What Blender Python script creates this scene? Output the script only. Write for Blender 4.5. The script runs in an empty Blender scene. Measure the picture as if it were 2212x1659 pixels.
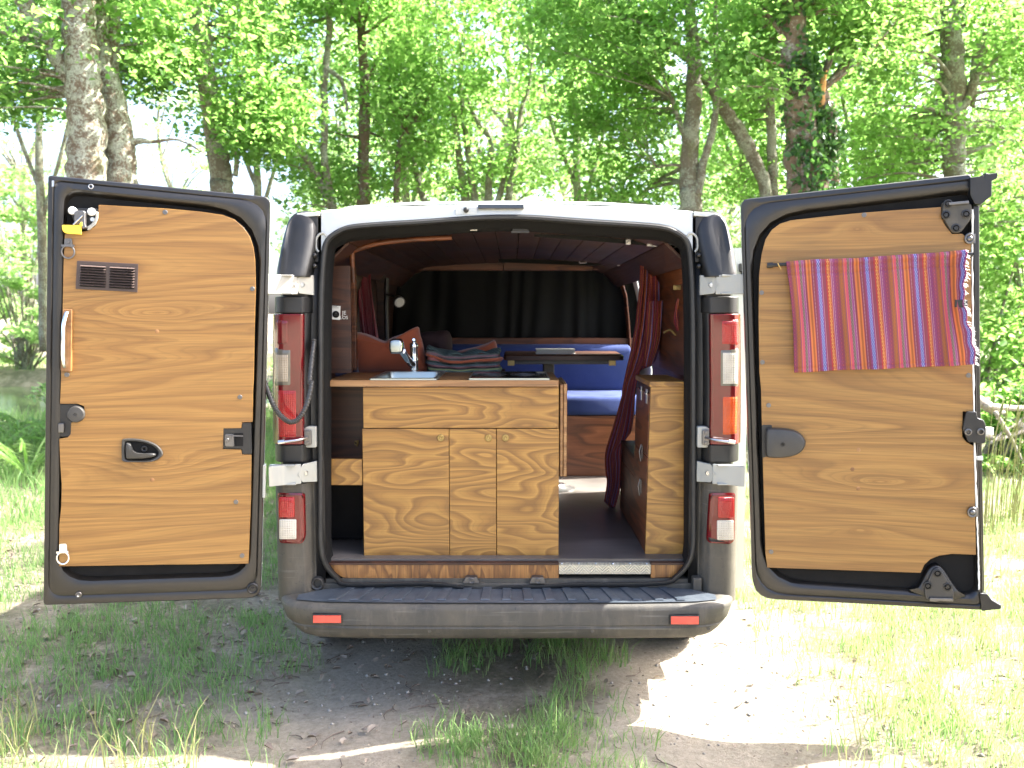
import bpy, bmesh, math, random
import numpy as np
from mathutils import Vector, Matrix, noise as mnoise

random.seed(7)
SC = bpy.context.scene
COL = SC.collection
R = math.radians

# ------------------------------------------------------------------ camera model (measured from the photo)
CX, CY, CZ = 0.02, -3.4, 1.6
F, U0, V0 = 1904.0, 1106.0, 829.5
P = math.atan(149.5 / F)
SP, CP = math.sin(P), math.cos(P)

def ray(u, v):
    a = (u - U0) / F
    b = -(v - V0) / F
    return Vector((a, CP + b * SP, -SP + b * CP))

def at(u, v, Y):
    d = ray(u, v)
    t = (Y - CY) / d.y
    return Vector((CX + d.x * t, Y, CZ + d.z * t))

def xz(u, v, Y):
    p = at(u, v, Y)
    return (p.x, p.z)

GZ = .07                          # height of the track
def on_z(u, v, z=GZ):
    d = ray(u, v)
    t = (z - CZ) / d.z
    return Vector((CX + d.x * t, CY + d.y * t, z))

def pxm(Y):                       # metres per picture unit at depth plane Y
    return (Y - CY) / F

# zoom windows the measurements were taken in
def z4(x, y): return (44.2 + .28 * x, 353.9 + .28 * y)
def z5(x, y): return (44.2 + .2934 * x, 840.6 + .2934 * y)
def z6(x, y): return (1548.4 + .3 * x, 353.9 + .3 * y)
def z7(x, y): return (1548.4 + .3 * x, 840.6 + .3 * y)
def a1(x, y): return (566.3 + .256 * x, 415.9 + .256 * y)
def a2(x, y): return (1061.8 + .26 * x, 415.9 + .26 * y)
def a3(x, y): return (566.3 + .2774 * x, 778.6 + .2774 * y)
def a4(x, y): return (1061.8 + .2773 * x, 778.6 + .2773 * y)
def a5(x, y): return (566.3 + .24 * x, 1150.3 + .24 * y)
def a6(x, y): return (1097.2 + .248 * x, 1150.3 + .248 * y)
def a7(x, y): return (707.9 + .2 * x, 663.6 + .2 * y)
def a8(x, y): return (1017.6 + .22 * x, 477.8 + .22 * y)

# ------------------------------------------------------------------ mesh builder
class MB:
    def __init__(self):
        self.v, self.f, self.uv = [], [], {}
    def add(self, verts, faces, uvs=None):
        o = len(self.v)
        self.v += [tuple(p) for p in verts]
        self.f += [tuple(i + o for i in f) for f in faces]
        if uvs:
            for i, t in enumerate(uvs):
                self.uv[o + i] = t
        return self
    def box(self, x0, x1, y0, y1, z0, z1):
        v = [(x0, y0, z0), (x1, y0, z0), (x1, y1, z0), (x0, y1, z0),
             (x0, y0, z1), (x1, y0, z1), (x1, y1, z1), (x0, y1, z1)]
        return self.add(v, [(0, 3, 2, 1), (4, 5, 6, 7), (0, 1, 5, 4), (1, 2, 6, 5), (2, 3, 7, 6), (3, 0, 4, 7)])
    def prism(self, pts, y0, y1):          # outline in (x, z), thickness along y
        n = len(pts)
        a = sum(pts[i][0] * pts[(i + 1) % n][1] - pts[(i + 1) % n][0] * pts[i][1] for i in range(n))
        if a < 0:
            pts = list(reversed(pts))
        v = [(p[0], y0, p[1]) for p in pts] + [(p[0], y1, p[1]) for p in pts]
        f = [tuple(range(n)), tuple(range(2 * n - 1, n - 1, -1))]
        f += [(i, i + n, (i + 1) % n + n, (i + 1) % n) for i in range(n)]
        return self.add(v, f)
    def loft(self, loops, closed=True, cap0=False, cap1=False, flip=False):
        n = len(loops[0])
        v = [p for L in loops for p in L]
        f = []
        for k in range(len(loops) - 1):
            for i in range(n if closed else n - 1):
                j = (i + 1) % n
                q = (k * n + i, k * n + j, (k + 1) * n + j, (k + 1) * n + i)
                f.append(q[::-1] if flip else q)
        if cap0:
            q = tuple(range(n - 1, -1, -1))
            f.append(q[::-1] if flip else q)
        if cap1:
            q = tuple((len(loops) - 1) * n + i for i in range(n))
            f.append(q[::-1] if flip else q)
        return self.add(v, f)
    def tube(self, pts, rad, n=8, caps=True):
        pts = [Vector(p) for p in pts]
        m = len(pts)
        if not hasattr(rad, '__len__'):
            rad = [rad] * m
        t0 = (pts[1] - pts[0]).normalized()
        up = Vector((0, 0, 1)) if abs(t0.z) < .9 else Vector((1, 0, 0))
        nx = t0.cross(up).normalized()
        loops = []
        for i in range(m):
            t = (pts[min(i + 1, m - 1)] - pts[max(i - 1, 0)]).normalized()
            nx = (nx - t * nx.dot(t)).normalized()
            ny = t.cross(nx)
            loops.append([pts[i] + (nx * math.cos(2 * math.pi * k / n) + ny * math.sin(2 * math.pi * k / n)) * rad[i] for k in range(n)])
        return self.loft(loops, True, caps, caps)
    def disc(self, c, r, depth, n=16, dome=0.0):   # short cylinder facing -y
        c = Vector(c)
        def ring(rr, y): return [(c.x + rr * math.cos(2 * math.pi * k / n), y, c.z + rr * math.sin(2 * math.pi * k / n)) for k in range(n)]
        loops = [ring(r, c.y), ring(r, c.y - depth * .75), ring(r * .88, c.y - depth)]
        if dome:
            loops += [ring(r * .5, c.y - depth - dome * .75), ring(r * .15, c.y - depth - dome)]
        return self.loft(loops, True, True, True, flip=False)
    def ringdisc(self, c, prof, n=20):              # prof: (radius, y offset towards camera)
        c = Vector(c)
        loops = [[(c.x + rr * math.cos(2 * math.pi * k / n), c.y - h, c.z + rr * math.sin(2 * math.pi * k / n)) for k in range(n)] for rr, h in prof]
        return self.loft(loops, True, False, True)
    def torus(self, c, R0, r, axis='y', n=24, m=8, sx=1, sz=1):
        c = Vector(c)
        loops = []
        for i in range(n + 1):
            a = 2 * math.pi * i / n
            L = []
            for k in range(m):
                b = 2 * math.pi * k / m
                rr = R0 + r * math.cos(b)
                h = r * math.sin(b)
                if axis == 'y': p = (rr * math.cos(a) * sx, h, rr * math.sin(a) * sz)
                elif axis == 'x': p = (h, rr * math.cos(a), rr * math.sin(a))
                else: p = (rr * math.cos(a), rr * math.sin(a), h)
                L.append(c + Vector(p))
            loops.append(L)
        return self.loft(loops, True)
    def grid(self, fn, nu, nv, uvs=(1, 1)):
        v, uv, f = [], [], []
        for j in range(nv + 1):
            for i in range(nu + 1):
                a, b = i / nu, j / nv
                v.append(tuple(fn(a, b)))
                uv.append((a * uvs[0], b * uvs[1]))
        for j in range(nv):
            for i in range(nu):
                k = j * (nu + 1) + i
                f.append((k, k + 1, k + nu + 2, k + nu + 1))
        return self.add(v, f, uv)
    def pillow(self, pts, yb, yf, steps=5, inset=.25, power=1.0):   # outline in (x,z): rounded towards the camera
        n = len(pts)
        cx = sum(p[0] for p in pts) / n
        cz = sum(p[1] for p in pts) / n
        loops = [[(p[0], yb, p[1]) for p in pts]]
        for s in range(steps + 1):
            a = s / steps * math.pi / 2
            k = 1 - inset * (1 - math.cos(a)) ** power
            y = yb + (yf - yb) * (.25 + .75 * math.sin(a))
            loops.append([(cx + (p[0] - cx) * k, y, cz + (p[1] - cz) * k) for p in pts])
        a = sum(pts[i][0] * pts[(i + 1) % n][1] - pts[(i + 1) % n][0] * pts[i][1] for i in range(n))
        return self.loft(loops, True, True, True, flip=a < 0)

def rpoly(pts, rads, k=5):
    n = len(pts)
    if not hasattr(rads, '__len__'):
        rads = [rads] * n
    out = []
    for i in range(n):
        p = Vector(pts[i]); a = Vector(pts[i - 1]); b = Vector(pts[(i + 1) % n])
        da, db = (a - p), (b - p)
        r = min(rads[i], da.length * .48, db.length * .48)
        s, e = p + da.normalized() * r, p + db.normalized() * r
        for j in range(k):
            t = j / (k - 1)
            q = s * (1 - t) ** 2 + p * 2 * t * (1 - t) + e * t * t
            out.append((q.x, q.y))
    return out

def spline(pts, n=6, closed=False):
    pts = [Vector(p) for p in pts]
    m = len(pts)
    out = []
    for i in range(m if closed else m - 1):
        if closed:
            p0, p1, p2, p3 = pts[i - 1], pts[i], pts[(i + 1) % m], pts[(i + 2) % m]
        else:
            p0, p1, p2, p3 = pts[max(i - 1, 0)], pts[i], pts[i + 1], pts[min(i + 2, m - 1)]
        for j in range(n):
            t = j / n
            out.append(.5 * ((2 * p1) + (p2 - p0) * t + (2 * p0 - 5 * p1 + 4 * p2 - p3) * t * t + (3 * p1 - p0 - 3 * p2 + p3) * t ** 3))
    if not closed:
        out.append(pts[-1])
    return out

def lerp(a, b, t): return a + (b - a) * t

def interp(x, xs, ys):
    return float(np.interp(x, xs, ys))

# ------------------------------------------------------------------ objects
WM = {}

def tag(o, label=None, cat=None, group=None, kind=None):
    if label: o['label'] = label
    if cat: o['category'] = cat
    if group: o['group'] = group
    if kind: o['kind'] = kind
    return o

def depth_of(o):
    return 0 if o is None else 1 + depth_of(o.parent)

def place(o, parent, M):
    while depth_of(parent) > 2: parent = parent.parent      # thing > part > sub-part, no further
    o.parent = parent
    PM = WM[parent.name] if parent else Matrix.Identity(4)
    o.matrix_basis = PM.inverted() @ M
    WM[o.name] = M

def thing(name, label, cat, loc=(0, 0, 0), rotz=0, group=None, parent=None):
    o = bpy.data.objects.new(name, None)
    o.empty_display_size = .1
    COL.objects.link(o)
    place(o, parent, Matrix.Translation(loc) @ Matrix.Rotation(rotz, 4, 'Z'))
    return tag(o, label, cat, group)

def obj(name, mb, mat, parent=None, loc=None, rotz=0, local=False, bevel=0, smooth=35, sub=0, solid=0, seg=2):
    V = np.array(mb.v, dtype=float)
    if loc is not None:
        M = Matrix.Translation(loc) @ Matrix.Rotation(rotz, 4, 'Z')
    elif parent is not None:
        M = WM[parent.name].copy()
    else:
        lo, hi = V.min(0), V.max(0)
        M = Matrix.Translation(((lo[0] + hi[0]) / 2, (lo[1] + hi[1]) / 2, lo[2]))
    if not local:
        I = np.array(M.inverted())
        V = V @ I[:3, :3].T + I[:3, 3]
    me = bpy.data.meshes.new(name)
    me.from_pydata(V.tolist(), [], mb.f)
    if mb.uv:
        ul = me.uv_layers.new(name='UVMap')
        li = np.empty(len(me.loops), dtype=np.int32)
        me.loops.foreach_get('vertex_index', li)
        arr = np.zeros((len(mb.v), 2))
        for k, t in mb.uv.items(): arr[k] = t
        ul.data.foreach_set('uv', arr[li].astype(np.float32).ravel())
    me.materials.append(mat)
    me.update()
    o = bpy.data.objects.new(name, me)
    COL.objects.link(o)
    place(o, parent, M)
    if smooth:
        me.shade_smooth()
        if smooth < 180: me.set_sharp_from_angle(angle=R(smooth))
    if solid:
        m = o.modifiers.new('solid', 'SOLIDIFY'); m.thickness = solid; m.offset = 0
    if sub:
        m = o.modifiers.new('sub', 'SUBSURF'); m.levels = sub; m.render_levels = sub
    if bevel:
        m = o.modifiers.new('bevel', 'BEVEL'); m.width = bevel; m.segments = seg; m.limit_method = 'ANGLE'; m.angle_limit = R(38)
        m.harden_normals = True
    return o

def npmesh(name, V, faces_tri=None, faces_quad=None, mat=None, parent=None, loc=(0, 0, 0), smooth=False):
    """large mesh from numpy arrays"""
    me = bpy.data.meshes.new(name)
    V = np.asarray(V, dtype=np.float32) - np.asarray(loc, dtype=np.float32)
    nt = 0 if faces_tri is None else len(faces_tri)
    nq = 0 if faces_quad is None else len(faces_quad)
    me.vertices.add(len(V)); me.vertices.foreach_set('co', V.ravel())
    idx = []
    if nt: idx.append(np.asarray(faces_tri, dtype=np.int32).ravel())
    if nq: idx.append(np.asarray(faces_quad, dtype=np.int32).ravel())
    idx = np.concatenate(idx)
    me.loops.add(len(idx)); me.loops.foreach_set('vertex_index', idx)
    me.polygons.add(nt + nq)
    ls = np.concatenate([np.arange(nt) * 3, nt * 3 + np.arange(nq) * 4]).astype(np.int32)
    me.polygons.foreach_set('loop_start', ls)
    me.update(calc_edges=True)
    me.validate()
    if smooth: me.shade_smooth()
    me.materials.append(mat)
    o = bpy.data.objects.new(name, me)
    COL.objects.link(o)
    place(o, parent, Matrix.Translation(loc))
    return o
# ------------------------------------------------------------------ materials
class NB:
    def __init__(self, name):
        self.m = bpy.data.materials.new(name)
        self.m.use_nodes = True
        self.t = self.m.node_tree
        self.t.nodes.clear()
        self.out = self.t.nodes.new('ShaderNodeOutputMaterial')
    def n(self, typ, ins=None, **kw):
        nd = self.t.nodes.new('ShaderNode' + typ)
        for k, v in kw.items(): setattr(nd, k, v)
        for k, v in (ins or {}).items():
            s = nd.inputs[k]
            if isinstance(v, bpy.types.NodeSocket): self.t.links.new(v, s)
            else:
                if isinstance(v, (tuple, list)) and len(v) == 3 and s.type == 'RGBA': v = (*v, 1)
                s.default_value = v
        return nd
    def math(self, op, a, b=0.0, c=0.0, clamp=False):
        return self.n('Math', {0: a, 1: b, 2: c}, operation=op, use_clamp=clamp).outputs[0]
    def vmath(self, op, a, b=(0, 0, 0)):
        return self.n('VectorMath', {0: a, 1: b}, operation=op).outputs[0]
    def mix(self, fac, a, b, mode='MIX'):
        nd = self.n('Mix', data_type='RGBA', blend_type=mode)
        for s, v in ((nd.inputs[0], fac), (nd.inputs[6], a), (nd.inputs[7], b)):
            if isinstance(v, bpy.types.NodeSocket): self.t.links.new(v, s)
            else: s.default_value = (*v, 1) if isinstance(v, (tuple, list)) and len(v) == 3 else v
        return nd.outputs[2]
    def ramp(self, fac, stops, interp='LINEAR'):
        nd = self.n('ValToRGB', {0: fac})
        cr = nd.color_ramp
        cr.interpolation = interp
        while len(cr.elements) > len(stops): cr.elements.remove(cr.elements[-1])
        while len(cr.elements) < len(stops): cr.elements.new(1)
        for e, (p, c) in zip(cr.elements, stops):
            e.position = p
            e.color = (*c, 1) if hasattr(c, '__len__') else (c, c, c, 1)
        return nd.outputs[0]
    def noise(self, vec, scale, detail=3, rough=.5, dist=0.0):
        return self.n('TexNoise', {'Vector': vec, 'Scale': scale, 'Detail': detail, 'Roughness': rough, 'Distortion': dist}).outputs[0]
    def coord(self, which='Object', rnd=True, scale=(1, 1, 1)):
        v = self.n('TexCoord').outputs[which]
        if rnd:
            r = self.n('ObjectInfo').outputs['Random']
            off = self.n('CombineXYZ', {0: self.math('MULTIPLY', r, 37.0), 1: self.math('MULTIPLY', r, 11.0), 2: self.math('MULTIPLY', r, 53.0)}).outputs[0]
            v = self.vmath('ADD', v, off)
        if scale != (1, 1, 1): v = self.vmath('MULTIPLY', v, scale)
        return v
    def bump(self, h, strength=.2, dist=.01):
        return self.n('Bump', {'Height': h, 'Strength': strength, 'Distance': dist}).outputs[0]
    def pbr(self, col, rough=.5, metal=0.0, **ins):
        d = {'Base Color': col, 'Roughness': rough, 'Metallic': metal}
        d.update({k.replace('_', ' '): v for k, v in ins.items()})
        return self.n('BsdfPrincipled', d).outputs[0]
    def done(self, sh):
        self.t.links.new(sh, self.out.inputs[0])
        return self.m

def plain(name, col, rough=.5, metal=0.0, dust=0.0, dustcol=(.25, .22, .18), bump=0.0, bscale=900, var=.12, **ins):
    b = NB(name)
    v = b.coord()
    c = b.mix(b.noise(v, 6, 4), tuple(x * (1 - var) for x in col), tuple(min(1, x * (1 + var)) for x in col))
    if dust:
        f = b.ramp(b.noise(v, 9, 6, .65, .3), [(.35, 0.0), (.75, dust)])
        c = b.mix(f, c, dustcol)
    rg = b.math('MULTIPLY_ADD', b.noise(v, 14, 3), .25, rough - .12, clamp=True)
    if bump:
        ins['Normal'] = b.bump(b.noise(v, bscale, 2), bump, .002)
    return b.done(b.pbr(c, rg, metal, **ins))

def wood(name, light, mid, dark, sx=.9, sz=5.0, rings=11.0, fib=.35, rough=.45, vertical=False, stain=.35, coat=.0, rnd=True, knots=()):
    b = NB(name)
    v = b.coord(rnd=rnd)
    if vertical:
        s1, s2, s3 = (sz, sz, sx), (170, 170, 3), (1.2, 1.2, .5)
    else:
        s1, s2, s3 = (sx, sx, sz), (3, 3, 170), (.8, .8, 2.6)
    warp = b.noise(v, 2.2, 2)
    n1 = b.noise(b.vmath('MULTIPLY', v, s1), 1.0, 2.0, .45, .25)
    if knots:                                       # cathedral figure round each knot
        sp = b.n('SeparateXYZ', {0: v})
        for kx, kz, amp, wx, wz in knots:
            dx = b.math('MULTIPLY', b.math('SUBTRACT', sp.outputs[0], kx), 1 / wx); dz = b.math('MULTIPLY', b.math('SUBTRACT', sp.outputs[2], kz), 1 / wz)
            r2 = b.math('SQRT', b.math('ADD', b.math('MULTIPLY', dx, dx), b.math('MULTIPLY', dz, dz)))
            r2 = b.math('ADD', r2, b.math('MULTIPLY_ADD', b.noise(b.vmath('MULTIPLY', v, (7, 7, 22)), 1.0, 2), .5, -.25))
            n1 = b.math('MULTIPLY_ADD', b.math('POWER', 2.718, b.math('MULTIPLY', r2, -1.0)), amp, n1)
    h = b.math('FRACT', b.math('ADD', b.math('MULTIPLY', n1, rings), b.math('MULTIPLY', warp, .6)))
    ring = b.ramp(h, [(0, light), (.45, mid), (.82, dark), (.93, mid), (1, light)])
    h2 = b.math('FRACT', b.math('ADD', b.math('MULTIPLY', n1, rings * 3.7), b.math('MULTIPLY', b.noise(b.vmath('MULTIPLY', v, s1), 5.0, 3), 1.1)))
    line = b.ramp(h2, [(0, 1.0), (.55, 1.0), (.85, .80), (1, 1.04)])
    ring = b.mix(b.ramp(warp, [(.35, .25), (.6, .95)]), ring, b.mix(1.0, ring, line, 'MULTIPLY'))
    fb = b.noise(b.vmath('MULTIPLY', v, s2), 1.0, 3, .6)
    fibre = b.ramp(fb, [(.3, 1 - fib), (.6, 1.0)])
    c = b.mix(1.0, ring, fibre, 'MULTIPLY')
    st = b.ramp(b.noise(b.vmath('MULTIPLY', v, s3), 1.6, 4, .55, .4), [(.38, 0.0), (.7, stain)])
    c = b.mix(st, c, dark)
    fleck = b.ramp(b.noise(b.vmath('MULTIPLY', v, tuple(k * .5 for k in s2)), 1.3, 2), [(.7, 0.0), (.78, .25)])
    c = b.mix(fleck, c, tuple(x * .45 for x in dark))
    nrm = b.bump(b.math('ADD', fb, b.math('MULTIPLY', h, .4)), .12, .002)
    rg = b.math('MULTIPLY_ADD', fb, .2, rough - .1)
    return b.done(b.pbr(c, rg, 0, Normal=nrm, **({'Coat Weight': coat, 'Coat Roughness': .25} if coat else {})))

def stripes(name, stops, motif, rep, vrep=90, dark=1.0, rough=.85):
    """woven striped cloth, stripes run along V of the UV map"""
    b = NB(name)
    uv = b.n('TexCoord').outputs['UV']
    s = b.n('SeparateXYZ', {0: uv})
    u = b.math('FRACT', b.math('MULTIPLY', s.outputs[0], rep))
    base = b.ramp(u, [(p, tuple(x * dark for x in c)) for p, c in stops], 'CONSTANT')
    mo = b.ramp(u, [(p, tuple(x * dark for x in c)) for p, c in motif], 'CONSTANT')
    a = b.math('SINE', b.math('MULTIPLY', s.outputs[1], vrep * 6.283))
    d = b.math('SINE', b.math('MULTIPLY', u, 6.283 * 26))
    mk = b.math('GREATER_THAN', b.math('MULTIPLY', a, d), .22)
    c = b.mix(mk, base, mo)
    c = b.mix(.10, c, (.22, .17, .17))
    weave = b.noise(b.vmath('MULTIPLY', uv, (420, 420, 1)), 1.0, 2)
    c = b.mix(b.math('MULTIPLY', weave, .35), c, (.02, .01, .02))
    sh = b.pbr(c, rough, 0, Normal=b.bump(weave, .25, .002))
    tr = b.n('BsdfTranslucent', {'Color': c}).outputs[0]
    return b.done(b.n('MixShader', {0: .22, 1: sh, 2: tr}).outputs[0])

def leafmat(name, cols, tcol, trans=.5, rough=.5):
    b = NB(name)
    g = b.n('NewGeometry')
    k = len(cols) - 1
    c = b.ramp(g.outputs['Random Per Island'], [(i / k, x) for i, x in enumerate(cols)])
    t = b.mix(1.0, b.ramp(g.outputs['Random Per Island'], [(0, .65), (1, 1.15)]), tcol, 'MULTIPLY')
    sh = b.pbr(c, rough, 0, **{'Specular IOR Level': .35})
    tr = b.n('BsdfTranslucent', {'Color': t}).outputs[0]
    return b.done(b.n('MixShader', {0: trans, 1: sh, 2: tr}).outputs[0])

def barkmat(name, brown, lichen, amount, ns=6):
    b = NB(name)
    v = b.coord()
    n1 = b.noise(v, ns, 6, .65, .4)
    n2 = b.noise(b.vmath('MULTIPLY', v, (26, 26, 6)), 1.0, 5, .6)
    n3 = b.noise(v, 40, 6, .8)
    base = b.mix(n2, tuple(x * .45 for x in brown), tuple(x * 1.4 for x in brown))
    f = b.ramp(b.math('MULTIPLY', b.math('ADD', n1, b.math('MULTIPLY', n3, 1.3)), .5), [(.655 - amount * .16, 0.0), (.69 - amount * .16, .9)])
    c = b.mix(f, base, b.mix(b.ramp(b.noise(v, 70, 3, .7), [(.35, 0.0), (.6, 1.0)]), tuple(x * .5 for x in lichen), lichen))
    moss = b.ramp(b.noise(v, 3.1, 5, .6), [(.6, 0.0), (.75, .6)])
    c = b.mix(moss, c, (.10, .11, .03))
    return b.done(b.pbr(c, .9, 0, Normal=b.bump(b.math('ADD', n2, n3), .8, .022)))

M = {}
# --- woods
def door_ply(name, knots):
    return wood(name, (.328, .174, .043), (.288, .147, .034), (.222, .107, .024), sx=.2, sz=2.9, rings=30, fib=.36, stain=.38, coat=.12, rnd=False, knots=knots)
M['kitchen_ply'] = wood('kitchen_plywood', (.40, .212, .046), (.29, .143, .029), (.20, .094, .019), sx=1.25, sz=4.8, rings=21, fib=.3, stain=.25, coat=.1)
M['oak_strip'] = wood('worktop_oak', (.36, .19, .07), (.28, .135, .045), (.19, .085, .027), sx=1.2, sz=14, rings=4, fib=.4, coat=.3, rough=.35)
M['plinth'] = wood('plinth_board', (.36, .17, .045), (.26, .11, .026), (.14, .055, .014), sx=4.0, sz=14, rings=5, fib=.45, vertical=True, coat=.2)
M['dark_wood'] = wood('stained_dark_wood', (.072, .024, .010), (.052, .017, .007), (.027, .009, .004), sx=.8, sz=7, rings=8, fib=.4, coat=.08, rough=.5)
M['red_wood'] = wood('red_brown_wood', (.21, .068, .026), (.16, .05, .018), (.08, .025, .009), sx=.9, sz=7, rings=8, fib=.4, coat=.1, rough=.5)
M['bench_wood'] = wood('bench_front_wood', (.27, .098, .037), (.2, .068, .024), (.1, .034, .012), sx=1.2, sz=6, rings=8, fib=.4, coat=.2)
M['floor_wood'] = wood('floor_laminate', (.165, .148, .132), (.135, .12, .108), (.09, .078, .07), sx=.8, sz=9, rings=5, fib=.4, rough=.42, coat=.1)
M['handle_wood'] = wood('handle_backing_wood', (.4, .22, .08), (.32, .16, .055), (.2, .09, .03), sx=9, sz=2, rings=4, vertical=True)
# --- body
def paint(name, col, dirt):
    b = NB(name)
    v = b.coord(rnd=False)
    f = b.ramp(b.noise(v, 5, 7, .7, .5), [(.5, 0.0), (.8, dirt)])
    st = b.ramp(b.noise(b.vmath('MULTIPLY', v, (30, 30, 3)), 1.0, 4, .6), [(.55, 0.0), (.8, dirt * .6)])
    c = b.mix(f, col, (.42, .35, .25)); c = b.mix(st, c, (.5, .46, .38))
    return b.done(b.pbr(c, .35, 0, **{'Coat Weight': .5, 'Coat Roughness': .12}))
M['white_paint'] = paint('white_van_paint', (.46, .485, .47), .35)
M['hinge_paint'] = paint('hinge_paint', (.31, .32, .298), .65)
M['door_metal'] = plain('door_frame_paint', (.007, .0065, .0055), .36, 0, dust=.15, dustcol=(.055, .040, .027), Coat_Weight=.25, Coat_Roughness=.25)
M['black_felt'] = plain('black_recess', (.005, .005, .005), .8, 0, dust=.04, dustcol=(.08, .075, .07), bump=.4, Specular_IOR_Level=.25)
M['black_plastic'] = plain('black_plastic', (.0065, .007, .0075), .38, 0, dust=.06, dustcol=(.15, .13, .11), bump=.25, bscale=1400)
M['grey_plastic'] = plain('grey_plastic', (.028, .028, .027), .42, 0, dust=.1, bump=.15)
def speckled(name, col):
    b = NB(name)
    v = b.coord(rnd=False)
    c = b.mix(b.ramp(b.noise(v, 4, 6, .65, .4), [(.38, 0.0), (.68, .8)]), col, (.095, .082, .060))
    spl = b.ramp(b.noise(b.vmath('MULTIPLY', v, (9, 9, 2.2)), 2.0, 6, .7), [(.5, 0.0), (.66, .45)])
    c = b.mix(spl, c, (.13, .115, .09))
    sp = b.ramp(b.noise(v, 75, 2, .5), [(.68, 0.0), (.73, .8)])
    c = b.mix(sp, c, (.03, .03, .03))
    scr = b.ramp(b.noise(b.vmath('MULTIPLY', v, (4, 4, 110)), 1.0, 4), [(.62, 0.0), (.72, .35)])
    c = b.mix(scr, c, (.22, .21, .19))
    return b.done(b.pbr(c, .62, 0, Normal=b.bump(b.noise(v, 1200, 2), .25, .002)))
M['bumper_plastic'] = speckled('bumper_plastic', (.044, .042, .036))
M['step_plastic'] = plain('step_plastic', (.040, .052, .066), .38, 0, dust=.45, dustcol=(.14, .15, .16), bump=.3, bscale=500)
M['rubber'] = plain('rubber_seal', (.012, .0125, .0125), .5, 0, dust=.06, dustcol=(.2, .2, .2))
M['tyre'] = plain('tyre_rubber', (.05, .045, .04), .8, 0, dust=.4, dustcol=(.25, .21, .16))
M['steel'] = plain('steel', (.55, .55, .54), .3, 1.0)
M['dark_steel'] = plain('dark_steel', (.16, .155, .15), .4, .9)
M['chrome'] = plain('chrome', (.85, .86, .86), .14, 1.0, var=.02)
M['inox'] = plain('sink_steel', (.42, .46, .43), .36, 1.0, var=.05)
M['brass'] = plain('brass', (.40, .29, .11), .4, .7)
M['yellow'] = plain('yellow_tag', (.80, .55, .05), .5)
M['white_plastic'] = plain('white_plastic', (.7, .7, .66), .45)
M['glass_black'] = plain('black_glass', (.01, .01, .012), .12, 0, Coat_Weight=1.0)
M['grille'] = plain('brown_grille', (.05, .03, .024), .32, .1, Coat_Weight=.5)
def chequer(name):
    b = NB(name)
    v = b.coord('Object', rnd=False)
    s = b.n('SeparateXYZ', {0: v})
    p = b.math('ADD', s.outputs[0], s.outputs[2]); q = b.math('SUBTRACT', s.outputs[0], s.outputs[2])
    cell = b.math('GREATER_THAN', b.math('SINE', b.math('MULTIPLY', s.outputs[0], 125.0)), 0.0)
    h1 = b.math('SINE', b.math('MULTIPLY', p, 520.0)); h2 = b.math('SINE', b.math('MULTIPLY', q, 520.0))
    h = b.math('ADD', b.math('MULTIPLY', h1, cell), b.math('MULTIPLY', h2, b.math('SUBTRACT', 1.0, cell)))
    h = b.math('MAXIMUM', h, .2)
    c = b.mix(b.noise(v, 20, 4), (.50, .46, .34), (.66, .62, .48))
    return b.done(b.pbr(c, .45, .35, Normal=b.bump(h, .9, .006)))
M['chequer'] = chequer('chequer_plate')
def lens(name, col, tr=.35, rough=.12, lines=0, emis=None):
    b = NB(name)
    v = b.coord(rnd=False)
    ins = {'Coat Weight': 1.0, 'Coat Roughness': .05}
    if lines:
        s = b.n('SeparateXYZ', {0: v})
        h = b.math('ADD', b.math('SINE', b.math('MULTIPLY', s.outputs[2], lines)), b.math('SINE', b.math('MULTIPLY', s.outputs[0], lines)))
        ins['Normal'] = b.bump(h, .35, .002)
    c = b.mix(b.noise(v, 22, 3), tuple(x * .6 for x in col), tuple(min(1, x * 1.3) for x in col))
    sh = b.pbr(c, rough, 0, **ins)
    t = b.n('BsdfTranslucent', {'Color': col}).outputs[0]
    return b.done(b.n('MixShader', {0: tr, 1: sh, 2: t}).outputs[0])
M['lens_dark'] = lens('dark_red_lens', (.17, .006, .010), .3)
M['lens_red'] = lens('red_lens', (.52, .012, .010), .35, lines=900)
M['lens_orange'] = lens('orange_lens', (.98, .105, .004), .4, lines=600)
M['lens_clear'] = lens('clear_lens', (.70, .66, .56), .25, .1, lines=700)
M['lens_clear_shaded'] = lens('shaded_clear_lens', (.42, .35, .26), .25, .1, lines=700)  # clear lens again, with the left lamp's shade put into its colour
M['lens_smoke'] = lens('smoky_lens', (.16, .15, .12), .3, .1)
M['reflector'] = lens('red_reflector', (.75, .07, .035), .15, .25, lines=1800)
# --- cloth
def cloth(name, col, var=.15, rough=.9, tr=.0, sheen=.3):
    b = NB(name)
    v = b.coord()
    w = b.noise(v, 380, 2)
    c = b.mix(b.noise(v, 5, 5, .6), tuple(x * (1 - var) for x in col), tuple(x * (1 + var) for x in col))
    c = b.mix(b.math('MULTIPLY', w, .35), c, tuple(x * .4 for x in col))
    nrm = b.bump(b.math('ADD', b.math('MULTIPLY', b.noise(v, 9, 4), 3.0), w), .25, .008)
    sh = b.pbr(c, rough, 0, Normal=nrm, **{'Sheen Weight': sheen})
    if tr:
        t = b.n('BsdfTranslucent', {'Color': col}).outputs[0]
        sh = b.n('MixShader', {0: tr, 1: sh, 2: t}).outputs[0]
    return b.done(sh)
M['blue_cloth'] = cloth('blue_upholstery', (.012, .031, .135), sheen=.05)
M['navy_cloth'] = cloth('navy_upholstery', (.014, .02, .05))
M['rust_cloth'] = cloth('rust_cloth', (.38, .085, .03))
M['black_cloth'] = cloth('black_cloth', (.0022, .003, .0026), sheen=.0)
M['red_cloth'] = cloth('crimson_cloth', (.26, .03, .045))
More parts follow.
